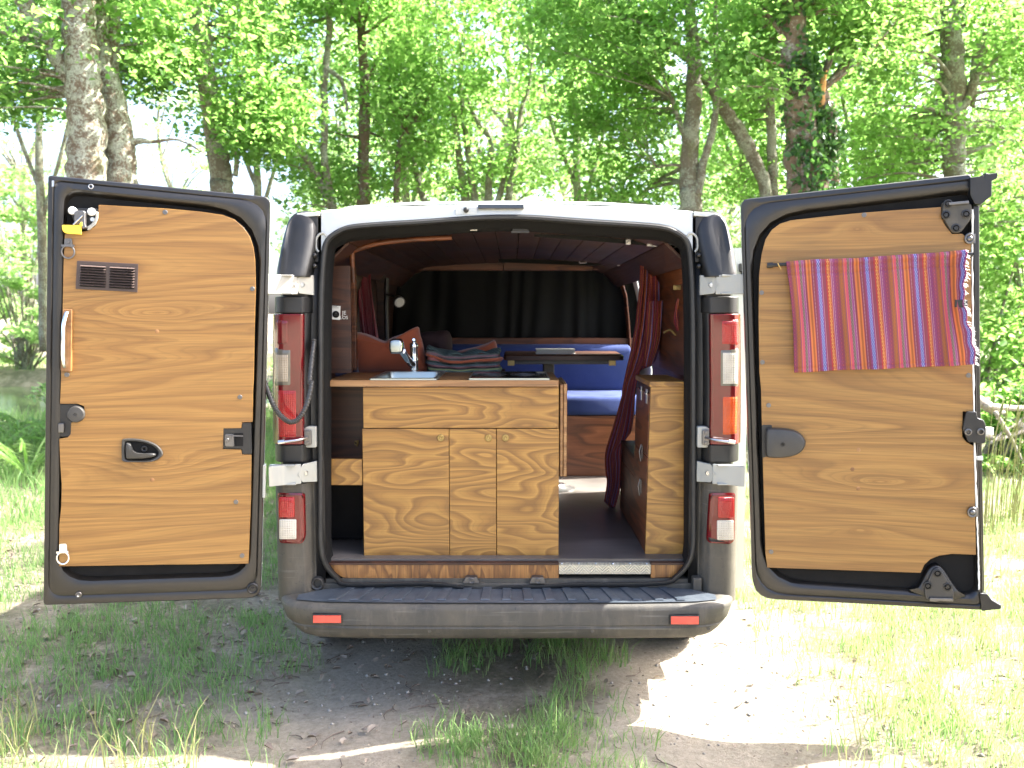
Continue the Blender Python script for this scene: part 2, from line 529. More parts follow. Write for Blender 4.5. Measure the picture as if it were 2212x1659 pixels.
M['pink_cloth'] = cloth('pink_cloth', (.55, .09, .16))
_mar, _pk, _gr, _pu, _or1, _or2, _bl, _rd, _wh, _ye, _br = (.27, .045, .075), (.62, .08, .14), (.17, .105, .075), (.30, .05, .17), (.74, .21, .05), (.42, .12, .02), (.085, .095, .40), (.46, .03, .035), (.56, .33, .38), (.72, .45, .09), (.30, .10, .04)
_st = [(0, _bl), (.034, _pu), (.06, _wh), (.068, _mar), (.14, _rd), (.19, _or1), (.205, _rd), (.25, _wh), (.258, _pu), (.285, _wh), (.293, _pu), (.33, _mar), (.42, _br), (.455, _or2), (.475, _br), (.51, _pu), (.525, _or1), (.54, _pk), (.59, _gr), (.645, _wh), (.652, _pu), (.69, _wh), (.698, _mar), (.74, _or1), (.78, _or2), (.82, _or1), (.845, _mar), (.88, _wh), (.888, _mar), (.93, _pu), (.966, _bl)]
_mo = [(0, (.52, .5, .72)), (.034, _pu), (.06, _wh), (.068, _mar), (.14, _rd), (.165, _ye), (.235, _rd), (.25, _wh), (.258, _pu), (.36, _pk), (.372, _mar), (.42, _or2), (.51, _pu), (.525, _or1), (.54, _pk), (.59, (.3, .22, .2)), (.645, _wh), (.652, (.42, .1, .3)), (.69, _wh), (.698, _mar), (.74, _or1), (.78, _or2), (.82, _or1), (.845, _mar), (.93, _pu), (.966, (.52, .5, .72))]
M['stripe_bright'] = stripes('striped_woven_cloth', _st, _mo, 3.717, 30)
M['stripe_dark'] = stripes('striped_woven_cloth_dark', [(0, (.34, .03, .04)), (.12, (.16, .07, .05)), (.2, (.8, .22, .03)), (.27, (.2, .04, .06)), (.38, (.42, .04, .06)), (.45, (.85, .26, .04)), (.51, (.2, .15, .36)), (.62, (.32, .04, .08)), (.75, (.75, .17, .03)), (.82, (.3, .08, .06))],
                         [(0, (.25, .03, .04)), (.49, (.2, .16, .3)), (.62, (.25, .03, .07))], 2.6, 60, dark=1.25)
M['blanket'] = stripes('ethnic_blanket_cloth', [(0, (.05, .11, .10)), (.14, (.28, .33, .12)), (.2, (.04, .03, .03)), (.3, (.3, .12, .13)), (.38, (.05, .07, .08)), (.5, (.1, .19, .15)), (.58, (.45, .14, .12)), (.7, (.06, .09, .10)), (.85, (.25, .07, .10)), (.92, (.05, .07, .06))],
                       [(0, (.28, .38, .34)), (.14, (.35, .4, .15)), (.2, (.35, .3, .28)), (.3, (.4, .2, .2)), (.38, (.25, .33, .3)), (.58, (.5, .18, .15)), (.7, (.45, .42, .36)), (.85, (.4, .36, .3)), (.92, (.4, .42, .36))], 1.0, 26)
M['cushion_dark'] = stripes('dark_striped_cushion', [(0, (.05, .02, .018)), (.3, (.16, .06, .03)), (.4, (.04, .03, .03)), (.7, (.12, .03, .02)), (.8, (.03, .04, .035))], [(0, (.06, .03, .02)), (.3, (.2, .1, .04))], 5, 50)
# --- nature
M['leaf'] = leafmat('oak_leaf', [(.025, .075, .012), (.04, .11, .018), (.06, .15, .03), (.11, .2, .05)], (.42, .72, .18), .56)  # darker greens: shade on the front clumps is put into the colour
M['leaf_far'] = leafmat('far_leaf', [(.06, .13, .025), (.10, .18, .04), (.17, .25, .10)], (.60, .82, .36), .62)  # lightened greens stand in for the bright haze over far foliage
M['leaf_pale'] = leafmat('pale_bank_leaf', [(.14, .24, .08), (.2, .30, .11), (.28, .36, .16)], (.55, .8, .32), .55)
M['ivy'] = leafmat('ivy_leaf', [(.025, .075, .02), (.04, .11, .03), (.06, .14, .04)], (.14, .32, .06), .3, .3)
M['grass'] = leafmat('grass_blade', [(.09, .21, .06), (.13, .27, .075), (.18, .30, .10), (.27, .32, .15)], (.42, .62, .22), .45)
M['dry_grass'] = leafmat('dry_grass_blade', [(.22, .22, .09), (.3, .29, .14), (.16, .2, .06)], (.4, .42, .16), .4)
M['litter'] = leafmat('dead_leaf', [(.16, .125, .095), (.27, .215, .17), (.36, .31, .25), (.2, .15, .11)], (.2, .14, .08), .15, .7)
M['twig'] = plain('twig', (.13, .10, .075), .9, var=.4)
M['bark'] = barkmat('lichen_bark', (.15, .108, .072), (.45, .47, .38), .66, 8)
M['bark_grey'] = barkmat('grey_bark', (.17, .145, .105), (.38, .40, .31), .55)
M['bark_brown'] = barkmat('brown_bark', (.17, .115, .08), (.38, .36, .31), .3)
M['broken_wood'] = plain('broken_wood', (.55, .28, .10), .8, var=.4)

M['louvre'] = plain('louvre_lip', (.11, .08, .07), .3, .2, Coat_Weight=.5)
# ================================================================== THE VAN
van = thing('camper_van', 'white camper van seen from behind with both rear doors swung wide open', 'van')
HF = .63          # height of the cargo floor

# ---- outer shell: sides, roof, nose (rear left open)
def shell_section(Y):
    w = interp(Y, [0, .3, .9, 3.3, 4.2, 4.8, 4.95], [.862, .897, .93, .93, .92, .84, .70])
    zt = interp(Y, [0, .3, 2.6, 3.2, 3.95, 4.2, 4.8, 4.95], [2.02, 2.03, 2.01, 1.92, 1.36, 1.22, 1.02, .80])
    zb = .36
    wt = w - interp(zt, [1.0, 2.0], [.03, .14])
    zs = zb + (zt - zb) * .53
    pts = [(w - .02, zb), (w, zb + .1), (w, zs), (lerp(w, wt, .45), lerp(zs, zt, .55)), (wt + .015, zt - .10), (wt - .03, zt - .03), (wt - .12, zt - .004), (wt * .5, zt + .012), (0, zt + .016)]
    full = pts + [(-x, z) for x, z in reversed(pts[:-1])]
    return [(x, Y, z) for x, z in full]
ST = [.10, .3, 1.45, 2.35, 3.2, 3.6, 3.95, 4.2, 4.6, 4.8, 4.95]
mb = MB()
loops = [shell_section(y) for y in ST]
n = len(loops[0])
verts = [p for L in loops for p in L]
faces = []
for k in range(len(ST) - 1):
    for i in range(n - 1):
        if ST[k] == 1.45 and i in (1, 2, 3):      # the side door opening, on the right
            continue
        faces.append((k * n + i, k * n + i + 1, (k + 1) * n + i + 1, (k + 1) * n + i))
faces.append(tuple((len(ST) - 1) * n + i for i in range(n)))
mb.add(verts, faces)
obj('body_shell', mb, M['white_paint'], van, smooth=40, solid=.012)
mb = MB().box(-.80, .80, .12, 4.7, .42, .595)
obj('underbody', mb, M['black_felt'], van, bevel=.02)
mb = MB().box(-.86, .86, 2.62, 2.66, .6, 1.98)
obj('cab_bulkhead', mb, M['black_felt'], van)
# windscreen
g = [shell_section(y) for y in (3.25, 3.9)]
mb = MB().loft([[(p[0] * .97, p[1], p[2] + .014) for p in L[5:12]] for L in g], closed=False)
obj('windscreen', mb, M['glass_black'], van)

# ---- rear header panel (white) with the seal line as its lower edge
SEAL = [(686, 865), (687, 672), (692, 560), (702, 517), (730, 495), (761, 485.5), (822, 480), (925, 473.5), (1027, 466), (1095, 464),
        (1163, 466), (1265, 473.5), (1368, 480), (1429, 485.5), (1460, 495), (1488, 517), (1498, 560), (1503, 672), (1504, 865),
        (1504, 1100), (1503, 1180), (1492, 1220), (1466, 1250), (1437, 1264), (1330, 1268), (1246, 1268), (1180, 1272), (1097, 1274),
        (1060, 1280), (1020, 1278), (926, 1266), (753, 1268), (723, 1252), (698, 1222), (687, 1180), (686, 1100)]
SP2 = [(p.x, p.y) for p in spline([Vector((u, v)) for u, v in SEAL], 4, True)]
def inset_px(pl, dl, dt, dr, db):
    n = len(pl); out = []
    for i in range(n):
        a, b = pl[i - 1], pl[(i + 1) % n]
        tx, ty = b[0] - a[0], b[1] - a[1]
        L = math.hypot(tx, ty) or 1
        nx, ny = -ty / L, tx / L          # inward for this winding
        ax = dl if nx > 0 else dr
        ay = dt if ny > 0 else db
        out.append((pl[i][0] + nx * abs(ax), pl[i][1] + ny * abs(ay)))
    return out
def loop_at(pl, Y): return [tuple(at(u, v, Y)) for u, v in pl]
# header face: strip between roof edge and seal top
tops = []
lows = [(u, v) for u, v in SP2 if v < 520]
lows.sort()
def roof_v(u):
    return interp(u, [676, 700, 860, 1032, 1095, 1158, 1330, 1488, 1514], [459, 453.5, 446.5, 441.5, 440.5, 441.5, 446.5, 455, 460])
us = np.linspace(694, 1496, 60)
def low_v(u): return interp(u, [p[0] for p in lows], [p[1] for p in lows])
L0, L1, L2, L3, L4 = [], [], [], [], []
for u in us:
    lv = low_v(u) if 702 <= u <= 1488 else (517 + (40 if u < 1000 else 40))
    rv = roof_v(u)
    L0.append(at(u, lv + 3, .02)); L1.append(at(u, lv - 1, -.006)); L2.append(at(u, lerp(lv, rv, .55), -.002))
    L3.append(at(u, rv + 3, .004)); q = at(u, rv, .03); L4.append(q)
L5 = [Vector((p.x * 1.0, .13, p.z + .012)) for p in L4]
header = obj('rear_header_panel', MB().loft([L0, L1, L2, L3, L4, L5], closed=False), M['white_paint'], van, smooth=60)
mb = MB(); c0 = [xz(1032, 442, -.012), xz(1132, 442, -.012), xz(1132, 451, -.012), xz(1032, 451, -.012)]
mb.prism(rpoly(c0, .003), -.016, .02)
obj('brake_light', mb, M['glass_black'], header, bevel=.002)
mb = MB().disc(at(1007, 454, -.004), .0105, .016, 16, .004)
obj('washer_nozzle', mb, M['black_plastic'], header)
mb = MB(); mb.prism(rpoly([xz(984, 447, -.004), xz(1030, 447, -.004), xz(1030, 463, -.004), xz(984, 463, -.004)], .003), -.0065, 0)
obj('mounting_plate', mb, M['white_paint'], header)

# ---- door seal and the black jamb behind it
mb = MB()
i1, i2, i3 = inset_px(SP2, 3, 3, 3, 3), inset_px(SP2, 8, 8, 8, 8), inset_px(SP2, 13, 12, 13, 10)
mb.loft([loop_at(SP2, .015), loop_at(SP2, -.008), loop_at(i1, -.018), loop_at(i2, -.017), loop_at(i3, -.004), loop_at(i3, .02)])
obj('door_seal', mb, M['rubber'], van, smooth=60)
mb = MB()
i4 = inset_px(SP2, 12.5, 11, 12.5, 9.5); i5 = inset_px(SP2, 20, 26, 20, 10); i6 = inset_px(SP2, 30, 36, 27, 10)
mb.loft([loop_at(i4, .005), loop_at(i4, .012), loop_at(i5, .03), loop_at(i6, .10), loop_at(i6, .14)])
obj('door_jamb', mb, M['black_felt'], van, smooth=60)
# jamb panel closing the gap from the seal to the pillars
for s in (-1, 1):
    mb = MB()
    A = [(s * .715, .012, z) for z in (.5, .8, 1.2, 1.6, 1.83)]
    B = [(s * .795, .012, z) for z in (.5, .8, 1.2, 1.6, 1.83)]
    B2 = [(s * .80, .12, z) for z in (.5, .8, 1.2, 1.6, 1.83)]
    mb.loft([A, B, B2], closed=False)
    obj('pillar_inner_panel', mb, M['black_plastic'], van, solid=.006)
mb = MB().box(-.735, .735, .012, .13, .50, .56)
obj('sill_support', mb, M['bumper_plastic'], van)

# ---- corner panels
def plan(z, off=0.0):
    k = interp(z, [.4, .6, .9, 1.3, 1.7, 1.95], [.0, .0, .002, -.001, -.012, -.03])
    pts = [(.742, .012), (.752, -.004), (.757, -.006), (.778, -.052), (.786, -.06), (.846, -.064), (.866, -.06), (.886, -.044), (.899, -.02), (.906, .05), (.912, .31)]
    return [(x + k + (off if x > .84 else off * .3 if x > .77 else 0), y + .012 - (off if x < .88 else off * .3)) for x, y in pts]
def zof(v, Y=-.06): return at(1106, v, Y).z
def corner(name, vtop, vbot, mat, off=0.0, a=0, b=11, parent=None, rowsn=5, roundtop=0.0):
    out = []
    for s in (-1, 1):
        zt, zb = zof(vtop), zof(vbot)
        rows = np.linspace(zb, zt, rowsn)
        loops = []
        for z in rows:
            L = [(s * x, y, z) for x, y in plan(z, off)[a:b]]
            loops.append(L)
        mb = MB()
        back = [[(p[0] * (.999 if abs(p[0]) < .80 else .985), p[1] + .03, p[2]) for p in reversed(L)] for L in loops]
        loops = [L + Bk for L, Bk in zip(loops, back)]
        mb.loft(loops, True, True, True, flip=s < 0)
        out.append(obj(name, mb, mat, parent or van, bevel=.004, smooth=30))
    return out
corner('pillar_trim', 640, 676.5, M['black_plastic'])
corner('pillar_trim', 962, 1000, M['black_plastic'])
cps = corner('corner_panel', 1046, 1305, M['bumper_plastic'], rowsn=7)
corner('pillar_core', 592, 1046, M['black_plastic'], off=-.02)
tls = corner('tail_light', 678, 961, M['lens_dark'], off=.006, a=3, b=10)
# lenses inside the tail lights, plates lying on the rear face
def lensplate(name, pix, mat, parent, Y=-.0580, flat=False, r=.006, lift=0.0):
    pts = [xz(u, v, Y) for u, v in pix]
    mb = MB(); pl = rpoly(pts, r, 9)
    if flat:
        mb.pillow(pl, Y + .004, Y - .0015, 3, .05)
    else:                                          # follow the curved corner of the lamp body
        pp = sorted(plan(1.3, .006)[3:10]); px_ = [p[0] for p in pp]; py_ = [p[1] for p in pp]
        zl, zh = min(p[1] for p in pl) + 1e-4, max(p[1] for p in pl) - 1e-4
        def xr(z):
            xs = [pl[k - 1][0] + (pl[k][0] - pl[k - 1][0]) * (z - pl[k - 1][1]) / (pl[k][1] - pl[k - 1][1]) for k in range(len(pl))
                  if (pl[k - 1][1] - z) * (pl[k][1] - z) <= 0 and pl[k - 1][1] != pl[k][1]]
            return min(xs), max(xs)
        def fn(a, b):
            z = lerp(zl, zh, b); x = lerp(*xr(z), a)
            e = min(a, 1 - a, b, 1 - b)
            return (x, interp(abs(x), px_, py_) + (.003 if e <= 0 else -.0014 - lift if e < .09 else -.0022 - lift), z)
        mb.grid(fn, 14, 14)
    return obj(name, mb, mat, parent, smooth=50)
def rect(u0, v0, u1, v1): return [(u0, v0), (u1, v0), (u1, v1), (u0, v1)]
TL, TR = tls
lensplate('stop_lens', rect(597, 838, 641, 950), M['lens_red'], TL)
lensplate('indicator_lens', rect(597, 690, 622, 745), M['lens_dark'], TL)
o = lensplate('reverse_lens', rect(589, 752, 629, 836), M['lens_smoke'], TL)
lensplate('reverse_lens_core', rect(594, 762, 624, 829), M['lens_clear_shaded'], TL, lift=.001)
lensplate('upper_lens', rect(1558, 690, 1598, 746), M['lens_red'], TR)  # right lamp's brighter lens colours stand in for sun shining through
lensplate('reverse_lens', rect(1555, 752, 1600, 838), M['lens_smoke'], TR)
lensplate('reverse_lens_core', rect(1559, 757, 1597, 834), M['lens_clear'], TR, lift=.001)
lensplate('indicator_lens', rect(1560, 853, 1597, 943), M['lens_orange'], TR)
# lower lamps in the corner panels
for pix, rp, cp in (([(597, 1065), (657, 1065), (659, 1160), (654, 1174), (602, 1174)], rect(602, 1074, 636, 1118), rect(603, 1122, 640, 1165)),
                    ([(1533, 1065), (1590, 1065), (1588, 1168), (1580, 1175), (1528, 1172)], rect(1551, 1074, 1586, 1119), rect(1549, 1124, 1585, 1167))):
    Y = -.056
    pts = [xz(u, v, Y) for u, v in pix]
    pl = rpoly(pts, .012, 4)
    s = -1 if pts[0][0] < 0 else 1
    def bend(p, Y0):                       # follow the facets of the corner panel
        ax = abs(p[0])
        return (p[0], Y0 + max(0, (.786 - ax)) * 1.45 + (max(0, ax - .852) ** 1.0) * .5, p[1])
    mb = MB()
    n = len(pl); cxm = sum(p[0] for p in pl) / n; czm = sum(p[1] for p in pl) / n
    sc = lambda k: [(cxm + (p[0] - cxm) * k, czm + (p[1] - czm) * k) for p in pl]
    mid = [(s * .786, z) for z in ()]
    lp = [[bend(p, -.043) for p in sc(1.0)], [bend(p, Y - .003) for p in sc(1.0)], [bend(p, Y - .004) for p in sc(.93)]]
    mb.loft(lp, True, True, False, flip=True)
    # face as a strip grid so that it bends over the facet edge
    zlo, zhi = min(p[1] for p in pl), max(p[1] for p in pl)
    k = sc(.93)
    def xr(z):
        xs = []
        for i in range(n):
            a, b = k[i], k[(i + 1) % n]
            if (a[1] - z) * (b[1] - z) <= 0 and a[1] != b[1]:
                xs.append(a[0] + (b[0] - a[0]) * (z - a[1]) / (b[1] - a[1]))
        return (min(xs), max(xs)) if xs else (cxm, cxm)
    zl, zh = min(p[1] for p in k) + .0005, max(p[1] for p in k) - .0005
    mb.grid(lambda a, b: bend((lerp(*xr(lerp(zl, zh, b)), a), lerp(zl, zh, b)), Y - .004), 12, 10)
    lamp = obj('fog_light', mb, M['lens_dark'], van, smooth=40)
    lensplate('red_lens', rp, M['lens_red'], lamp, Y=-.0630, flat=True)
    lensplate('clear_lens', cp, M['lens_clear'], lamp, Y=-.0630, flat=True)

# ---- black caps at the top of the pillars
CAPL = [a1(120, 690), a1(128, 560), a1(145, 420), a1(165, 310), a1(190, 215), a1(235, 155), a1(290, 132), a1(345, 130), a1(395, 160), a1(432, 215), a1(444, 300), a1(436, 420), a1(418, 560), a1(395, 690), a1(370, 714), a1(150, 700)]
for s in (-1, 1):
    pl = [xz(u, v, -.05) for u, v in CAPL]
    if s > 0: pl = [(-x + .003, z) for x, z in pl]
    zc = sum(p[1] for p in pl) / len(pl)
    mb = MB()
    sp = [(p.x, p.y) for p in spline([Vector(p) for p in pl], 3, True)]
    loops = []
    for kx, kz, y in ((1.03, 1, .30), (1.05, 1, .02), (1.04, 1, -.02), (.97, .985, -.05), (.8, .955, -.068), (.55, .9, -.078), (.2, .75, -.08)):
        cx = s * .822
        zb = min(p[1] for p in sp)
        loops.append([(cx + (x - cx) * kx, y + (0 if y > .1 else max(0, z - 1.75) * .28), zb + (z - zb) * kz + (.01 if y > .1 else 0)) for x, z in sp])
    mb.loft(loops, True, True, True, flip=(s > 0))
    obj('pillar_cap', mb, M['black_plastic'], van, smooth=50)
    mb = MB().box(s * .72 if s > 0 else -.79, .79 if s > 0 else -.72, .0, .05, 1.80, 1.975)
    obj('header_end_block', mb, M['black_plastic'], van, bevel=.004)
    mb = MB().prism(rpoly([(s * .712, 1.976), (s * .80, 1.97), (s * .80, 1.985), (s * .712, 1.992)], .003), -.004, .12)
    obj('gutter_end', mb, M['white_paint'], van, bevel=.003)
    pts = [a1(478, 500), a1(455, 470), a1(455, 400), a1(480, 355), a1(520, 345), a1(545, 375), a1(555, 395)]
    lp = [at(u, v, -.006) for u, v in pts]
    if s > 0: lp = [Vector((-p.x, p.y, p.z)) for p in lp]
    obj('weatherstrip_end', MB().tube(spline(lp, 4), .0045), M['hinge_paint'], van)
    for v in (552, 575):
        c = at(681, v, -.01); c.x = s * abs(c.x)
        obj('rubber_stop', MB().disc(c, .009, .018, 12, .004), M['black_plastic'], van)

# ---- bumper
path = [(-.90, .60), (-.90, .25), (-.895, .08), (-.88, -.03), (-.85, -.10), (-.80, -.138), (-.72, -.156), (-.5, -.166), (-.25, -.17), (0, -.17)]
path = path + [(-x, y) for x, y in reversed(path[:-1])]
path = [tuple(p) for p in spline([Vector(p) for p in path], 3)]
prof = [(-.20, .515), (-.16, .523), (-.03, .517), (-.010, .513), (.0, .503), (.003, .49), (.004, .437), (-.001, .433), (-.001, .428), (.003, .424), (-.004, .40), (-.016, .382), (-.032, .375), (-.09, .372)]
mb = MB(); loops = []
m = len(path)
for i in range(m):
    a, b = path[max(i - 1, 0)], path[min(i + 1, m - 1)]
    tx, ty = b[0] - a[0], b[1] - a[1]; L = math.hypot(tx, ty)
    nx, ny = ty / L, -tx / L
    x, y = path[i]
    edge = max(0, (abs(x) - .70) / .2)
    row = []
    for d, z in prof:
        dd = d - max(0, (.47 - z)) * .55 * min(1, edge * 1.3)
        px_, py_ = x + nx * dd, y + ny * dd
        if d < -.1:                                  # the step reaches back to the sill
            px_, py_ = (max(-.86, min(.86, x * .985)), max(y + .02, .012) if abs(x) < .84 else y + .1)
        row.append((px_, py_, z + (.006 if abs(x) < .7 and d > -.1 and z > .5 else 0) * 0))
    loops.append(row)
mb.loft(loops, closed=False, flip=True)
bumper = obj('bumper', mb, M['bumper_plastic'], van, smooth=50)
mb = MB()
# step pad: dark grooved top
out = []
for x in np.linspace(-.80, .80, 41):
    yf = interp(abs(x), [0, .25, .5, .66, .72, .80], [-.158, -.157, -.153, -.145, -.140, -.118])
    yb = interp(abs(x), [0, .62, .72, .80], [.008, .006, -.02, -.085])
    out.append([(x, yb, .5255), (x, yb - .004, .529), (x, yf + .012, .523), (x, yf, .5195)])
mb.loft(out, closed=False, flip=True)
for i in range(17):
    x = -.60 + i * .075
    sk = x * .10
    mb.add([(x - .017 + sk * .2, -.004, .5292), (x + .017 + sk * .2, -.004, .5292), (x + .017 + sk, -.14, .524), (x - .017 + sk, -.14, .524),
            (x - .0155 + sk * .2, -.006, .5335), (x + .0155 + sk * .2, -.006, .5335), (x + .0155 + sk, -.137, .5285), (x - .0155 + sk, -.137, .5285)],
           [(7, 6, 5, 4), (0, 1, 5, 4), (1, 2, 6, 5), (2, 3, 7, 6), (3, 0, 4, 7)])
obj('step_pad', mb, M['step_plastic'], bumper, smooth=30)
for pix in (rect(678, 1327, 738, 1343), rect(1448, 1329, 1508, 1346)):
    Yr = -.163
    pts = [xz(u, v, Yr) for u, v in pix]
    fr = [(p[0] + dx, p[1] + dz) for p, (dx, dz) in zip(pts, ((-.004, .004), (.004, .004), (.004, -.004), (-.004, -.004)))]
    mb = MB().prism(rpoly(fr, .004), Yr - .012, Yr + .02)
    rf = obj('reflector_frame', mb, M['black_plastic'], bumper, bevel=.002)
    mb = MB().prism(rpoly(pts, .002), Yr - .0145, Yr + .02)
    obj('reflector', mb, M['reflector'], rf, bevel=.001)
for u, v in ((661, 1355), (1530, 1357), (1279, 1362), (928, 1362)):
    obj('bumper_plug', MB().disc(at(u, v, -.165 if 700 < u < 1500 else -.135), .007, .006, 12), M['bumper_plastic'], bumper)
# grey grommet on the left and lug on the right
mb = MB().ringdisc(at(687, 1259, -.0), [(.026, -.01), (.026, .012), (.022, .018), (.017, .016), (.015, .002)], 20)
obj('tow_plug', mb, M['grey_plastic'], van, smooth=40)
mb = MB().box(*(lambda a, b: (a.x, b.x, -.03, .02, b.z, a.z))(at(1494, 1244, 0), at(1513, 1274, 0)))
obj('sill_lug', mb, M['bumper_plastic'], van, bevel=.006)
mb = MB().box(-.74, .74, -.0, .03, .508, .545)
obj('sill_gutter', mb, M['bumper_plastic'], van, bevel=.004)
# latch strikers on the sill
for u in (1018, 1161):
    c = at(u, 1252, .0)
    mb = MB().prism(rpoly([(c.x - .032, c.z - .012), (c.x + .032, c.z - .012), (c.x + .022, c.z + .012), (c.x - .022, c.z + .012)], .004), -.012, .06)
    mb.torus((c.x + .002, -.016, c.z), .009, .0028)
    obj('latch_striker', mb, M['dark_steel'], van, bevel=.002)

# ---- hinges and check straps
def hinge(s, v0, v1):
    z1, z0 = zof(v0, -.07), zof(v1, -.07)
    zc, hz = (z0 + z1) / 2, (z1 - z0) / 2
    # curved arm from the pillar out to the door edge
    pl = [(.757, .004), (.778, -.058), (.79, -.072), (.83, -.092), (.865, -.112), (.892, -.132)]
    pts = spline([Vector(p) for p in pl], 4)
    def strip(z0, z1, t, a=0):
        loops = []
        for z in (z0, z1):
            L = [(s * p.x, p.y - t, z) for p in pts[a:]]
            Bk = [(s * p.x, p.y + t, z) for p in reversed(pts[a:])]
            loops.append(L + Bk)
        return loops
    mb = MB(); mb.loft(strip(zc - hz, zc + hz, .004, 7), True, True, True, flip=s < 0)
    h = obj('hinge', mb, M['hinge_paint'], van, bevel=.003, smooth=30)
    # ribs and flange
    mb = MB()
    for x in (.825, .842):
        mb.box(min(s * x, s * (x + .007)), max(s * x, s * (x + .007)), -.091, -.07, zc - hz * .95, zc + hz * .95)
    for z in (zc - hz, zc + hz - .006):
        mb.box(min(s * .80, s * .90), max(s * .80, s * .90), -.10, -.074, z, z + .006)
    obj('hinge_rib', mb, M['hinge_paint'], h, bevel=.002)
    pp = [(.742, -.0), (.772, -.045)]
    mb = MB()
    pts4 = [(s * .737, zc - hz * 1.05), (s * .782, zc - hz * .9), (s * .795, zc), (s * .782, zc + hz * .9), (s * .737, zc + hz * 1.05)]
    def yy(x): return -.012 - max(0, abs(x) - .752) * 1.55
    L0 = [(x, yy(x) - .006, z) for x, z in pts4]; L1 = [(x, yy(x) + .012, z) for x, z in pts4]
    mb.loft([L1, L0], True, True, True, flip=s < 0)
    obj('hinge_plate', mb, M['hinge_paint'], h, bevel=.002)
    mb = MB().disc((s * .772, -.046, zc), .009, .012, 12)
    mb.disc((s * .772, -.056, zc), .0045, .004, 8)
    obj('hinge_bolt', mb, M['steel'], h)
for s in (-1, 1):
    hinge(s, 594, 636); hinge(s, 1002, 1045)
    zc = zof(944, -.02)
    mb = MB().prism(rpoly([(s * .735, zc - .04), (s * .775, zc - .04), (s * .79, zc - .02), (s * .79, zc + .025), (s * .77, zc + .042), (s * .735, zc + .042)], .006), -.03, .0)
    ck = obj('check_strap_bracket', mb, M['hinge_paint'], van, bevel=.003)
    mb = MB().prism(rpoly([(s * .752, zc - .03), (s * .778, zc - .03), (s * .778, zc + .03), (s * .752, zc + .03)], .008), -.042, -.028)
    mb.disc((s * .765, -.04, zc + .02), .007, .006); mb.disc((s * .765, -.04, zc - .02), .007, .006)
    obj('strap_clamp', mb, M['dark_steel'], ck, bevel=.002)
    p = [Vector((s * .765, -.045, zc)), Vector((s * .79, -.085, zc - .002)), Vector((s * .85, -.10, zc - .008))]
    mb = MB().tube(spline(p, 4), .005, 8)
    mb.tube([p[2] - Vector((s * .012, 0, -.002)), p[2] + Vector((s * .012, 0, -.002))], .008, 8)
    obj('strap_pin', mb, M['steel'], ck)
# corrugated cable hose into the left door
hp = [a1(440, 1240), a1(420, 1400), a1(402, 1600), a3(385, 180), a3(350, 340), a3(290, 445), a3(225, 480), a3(155, 440), a3(95, 360), a3(45, 240), a3(5, 130)]
hy = [-.02, -.05, -.085, -.10, -.12, -.13, -.135, -.135, -.125, -.11, -.09]
pts = spline([at(u, v, y) for (u, v), y in zip(hp, hy)], 18)
rad = [.0105 if (i % 3) else .0075 for i in range(len(pts))]
obj('cable_hose', MB().tube(pts, rad, 10), M['grey_plastic'], van, smooth=80)

# ---- wheels
for (x, y) in ((-.80, .80), (.80, .80), (-.80, 4.0), (.80, 4.0)):
    r = .335
    def tw(mb, prof, n=40):
        loops = []
        for d, rr in prof:
            loops.append([(x + d, y + rr * math.cos(2 * math.pi * k / n), GZ - .015 + r + rr * math.sin(2 * math.pi * k / n)) for k in range(n)])
        return mb.loft(loops, True, True, True)
    mb = tw(MB(), [(-.10, .20), (-.108, .26), (-.10, .318), (-.085, r - .004), (-.05, r), (.05, r), (.085, r - .004), (.10, .318), (.108, .26), (.10, .20)])
    for k in range(40):                                # tread blocks
        a = 2 * math.pi * (k + .5) / 40
        for dx in (-.07, -.025, .02, .065):
            a2_ = a + (.04 if dx > 0 else -.04)
            c = Vector((x + dx, y + (r + .002) * math.cos(a2_), GZ - .015 + r + (r + .002) * math.sin(a2_)))
            t = Vector((0, -math.sin(a2_), math.cos(a2_))); nn = Vector((0, math.cos(a2_), math.sin(a2_))); X = Vector((1, 0, 0))
            q = [c - X * .018 - t * .018, c + X * .018 - t * .018, c + X * .018 + t * .018, c - X * .018 + t * .018]
            mb.add([p - nn * .006 for p in q] + [p + nn * .004 for p in q], [(4, 5, 6, 7), (0, 1, 5, 4), (1, 2, 6, 5), (2, 3, 7, 6), (3, 0, 4, 7)])
    wh = obj('wheel', mb, M['tyre'], van, smooth=30)
    s = 1 if x > 0 else -1
    mb = tw(MB(), [(s * .095, .20), (s * .10, .19), (s * .08, .12), (s * .095, .05), (s * .10, .0)], 24)
    obj('rim', mb, M['dark_steel'], wh)

# ---- sliding side door, slid back along the right side
loops = []
for Y, k in ((.34, .0), (.37, .008), (.7, .012), (1.2, .010), (1.25, 0)):
    loops.append([(1.022 + k - max(0, z - 1.3) * .06, Y, z) for z in (.42, .5, .9, 1.3, 1.55, 1.75, 1.88)] +
                 [(.962 - max(0, z - 1.3) * .06, Y, z) for z in (1.88, 1.75, 1.55, 1.3, .9, .5, .42)])
sd = obj('sliding_door', MB().loft(loops, True, True, True), M['white_paint'], van, smooth=40)
mb = MB().box(.975, 1.035, .32, .339, 1.78, 1.815).box(.985, 1.01, .318, .338, 1.70, 1.779)
obj('sliding_door_bracket', mb, M['black_plastic'], sd, bevel=.003)

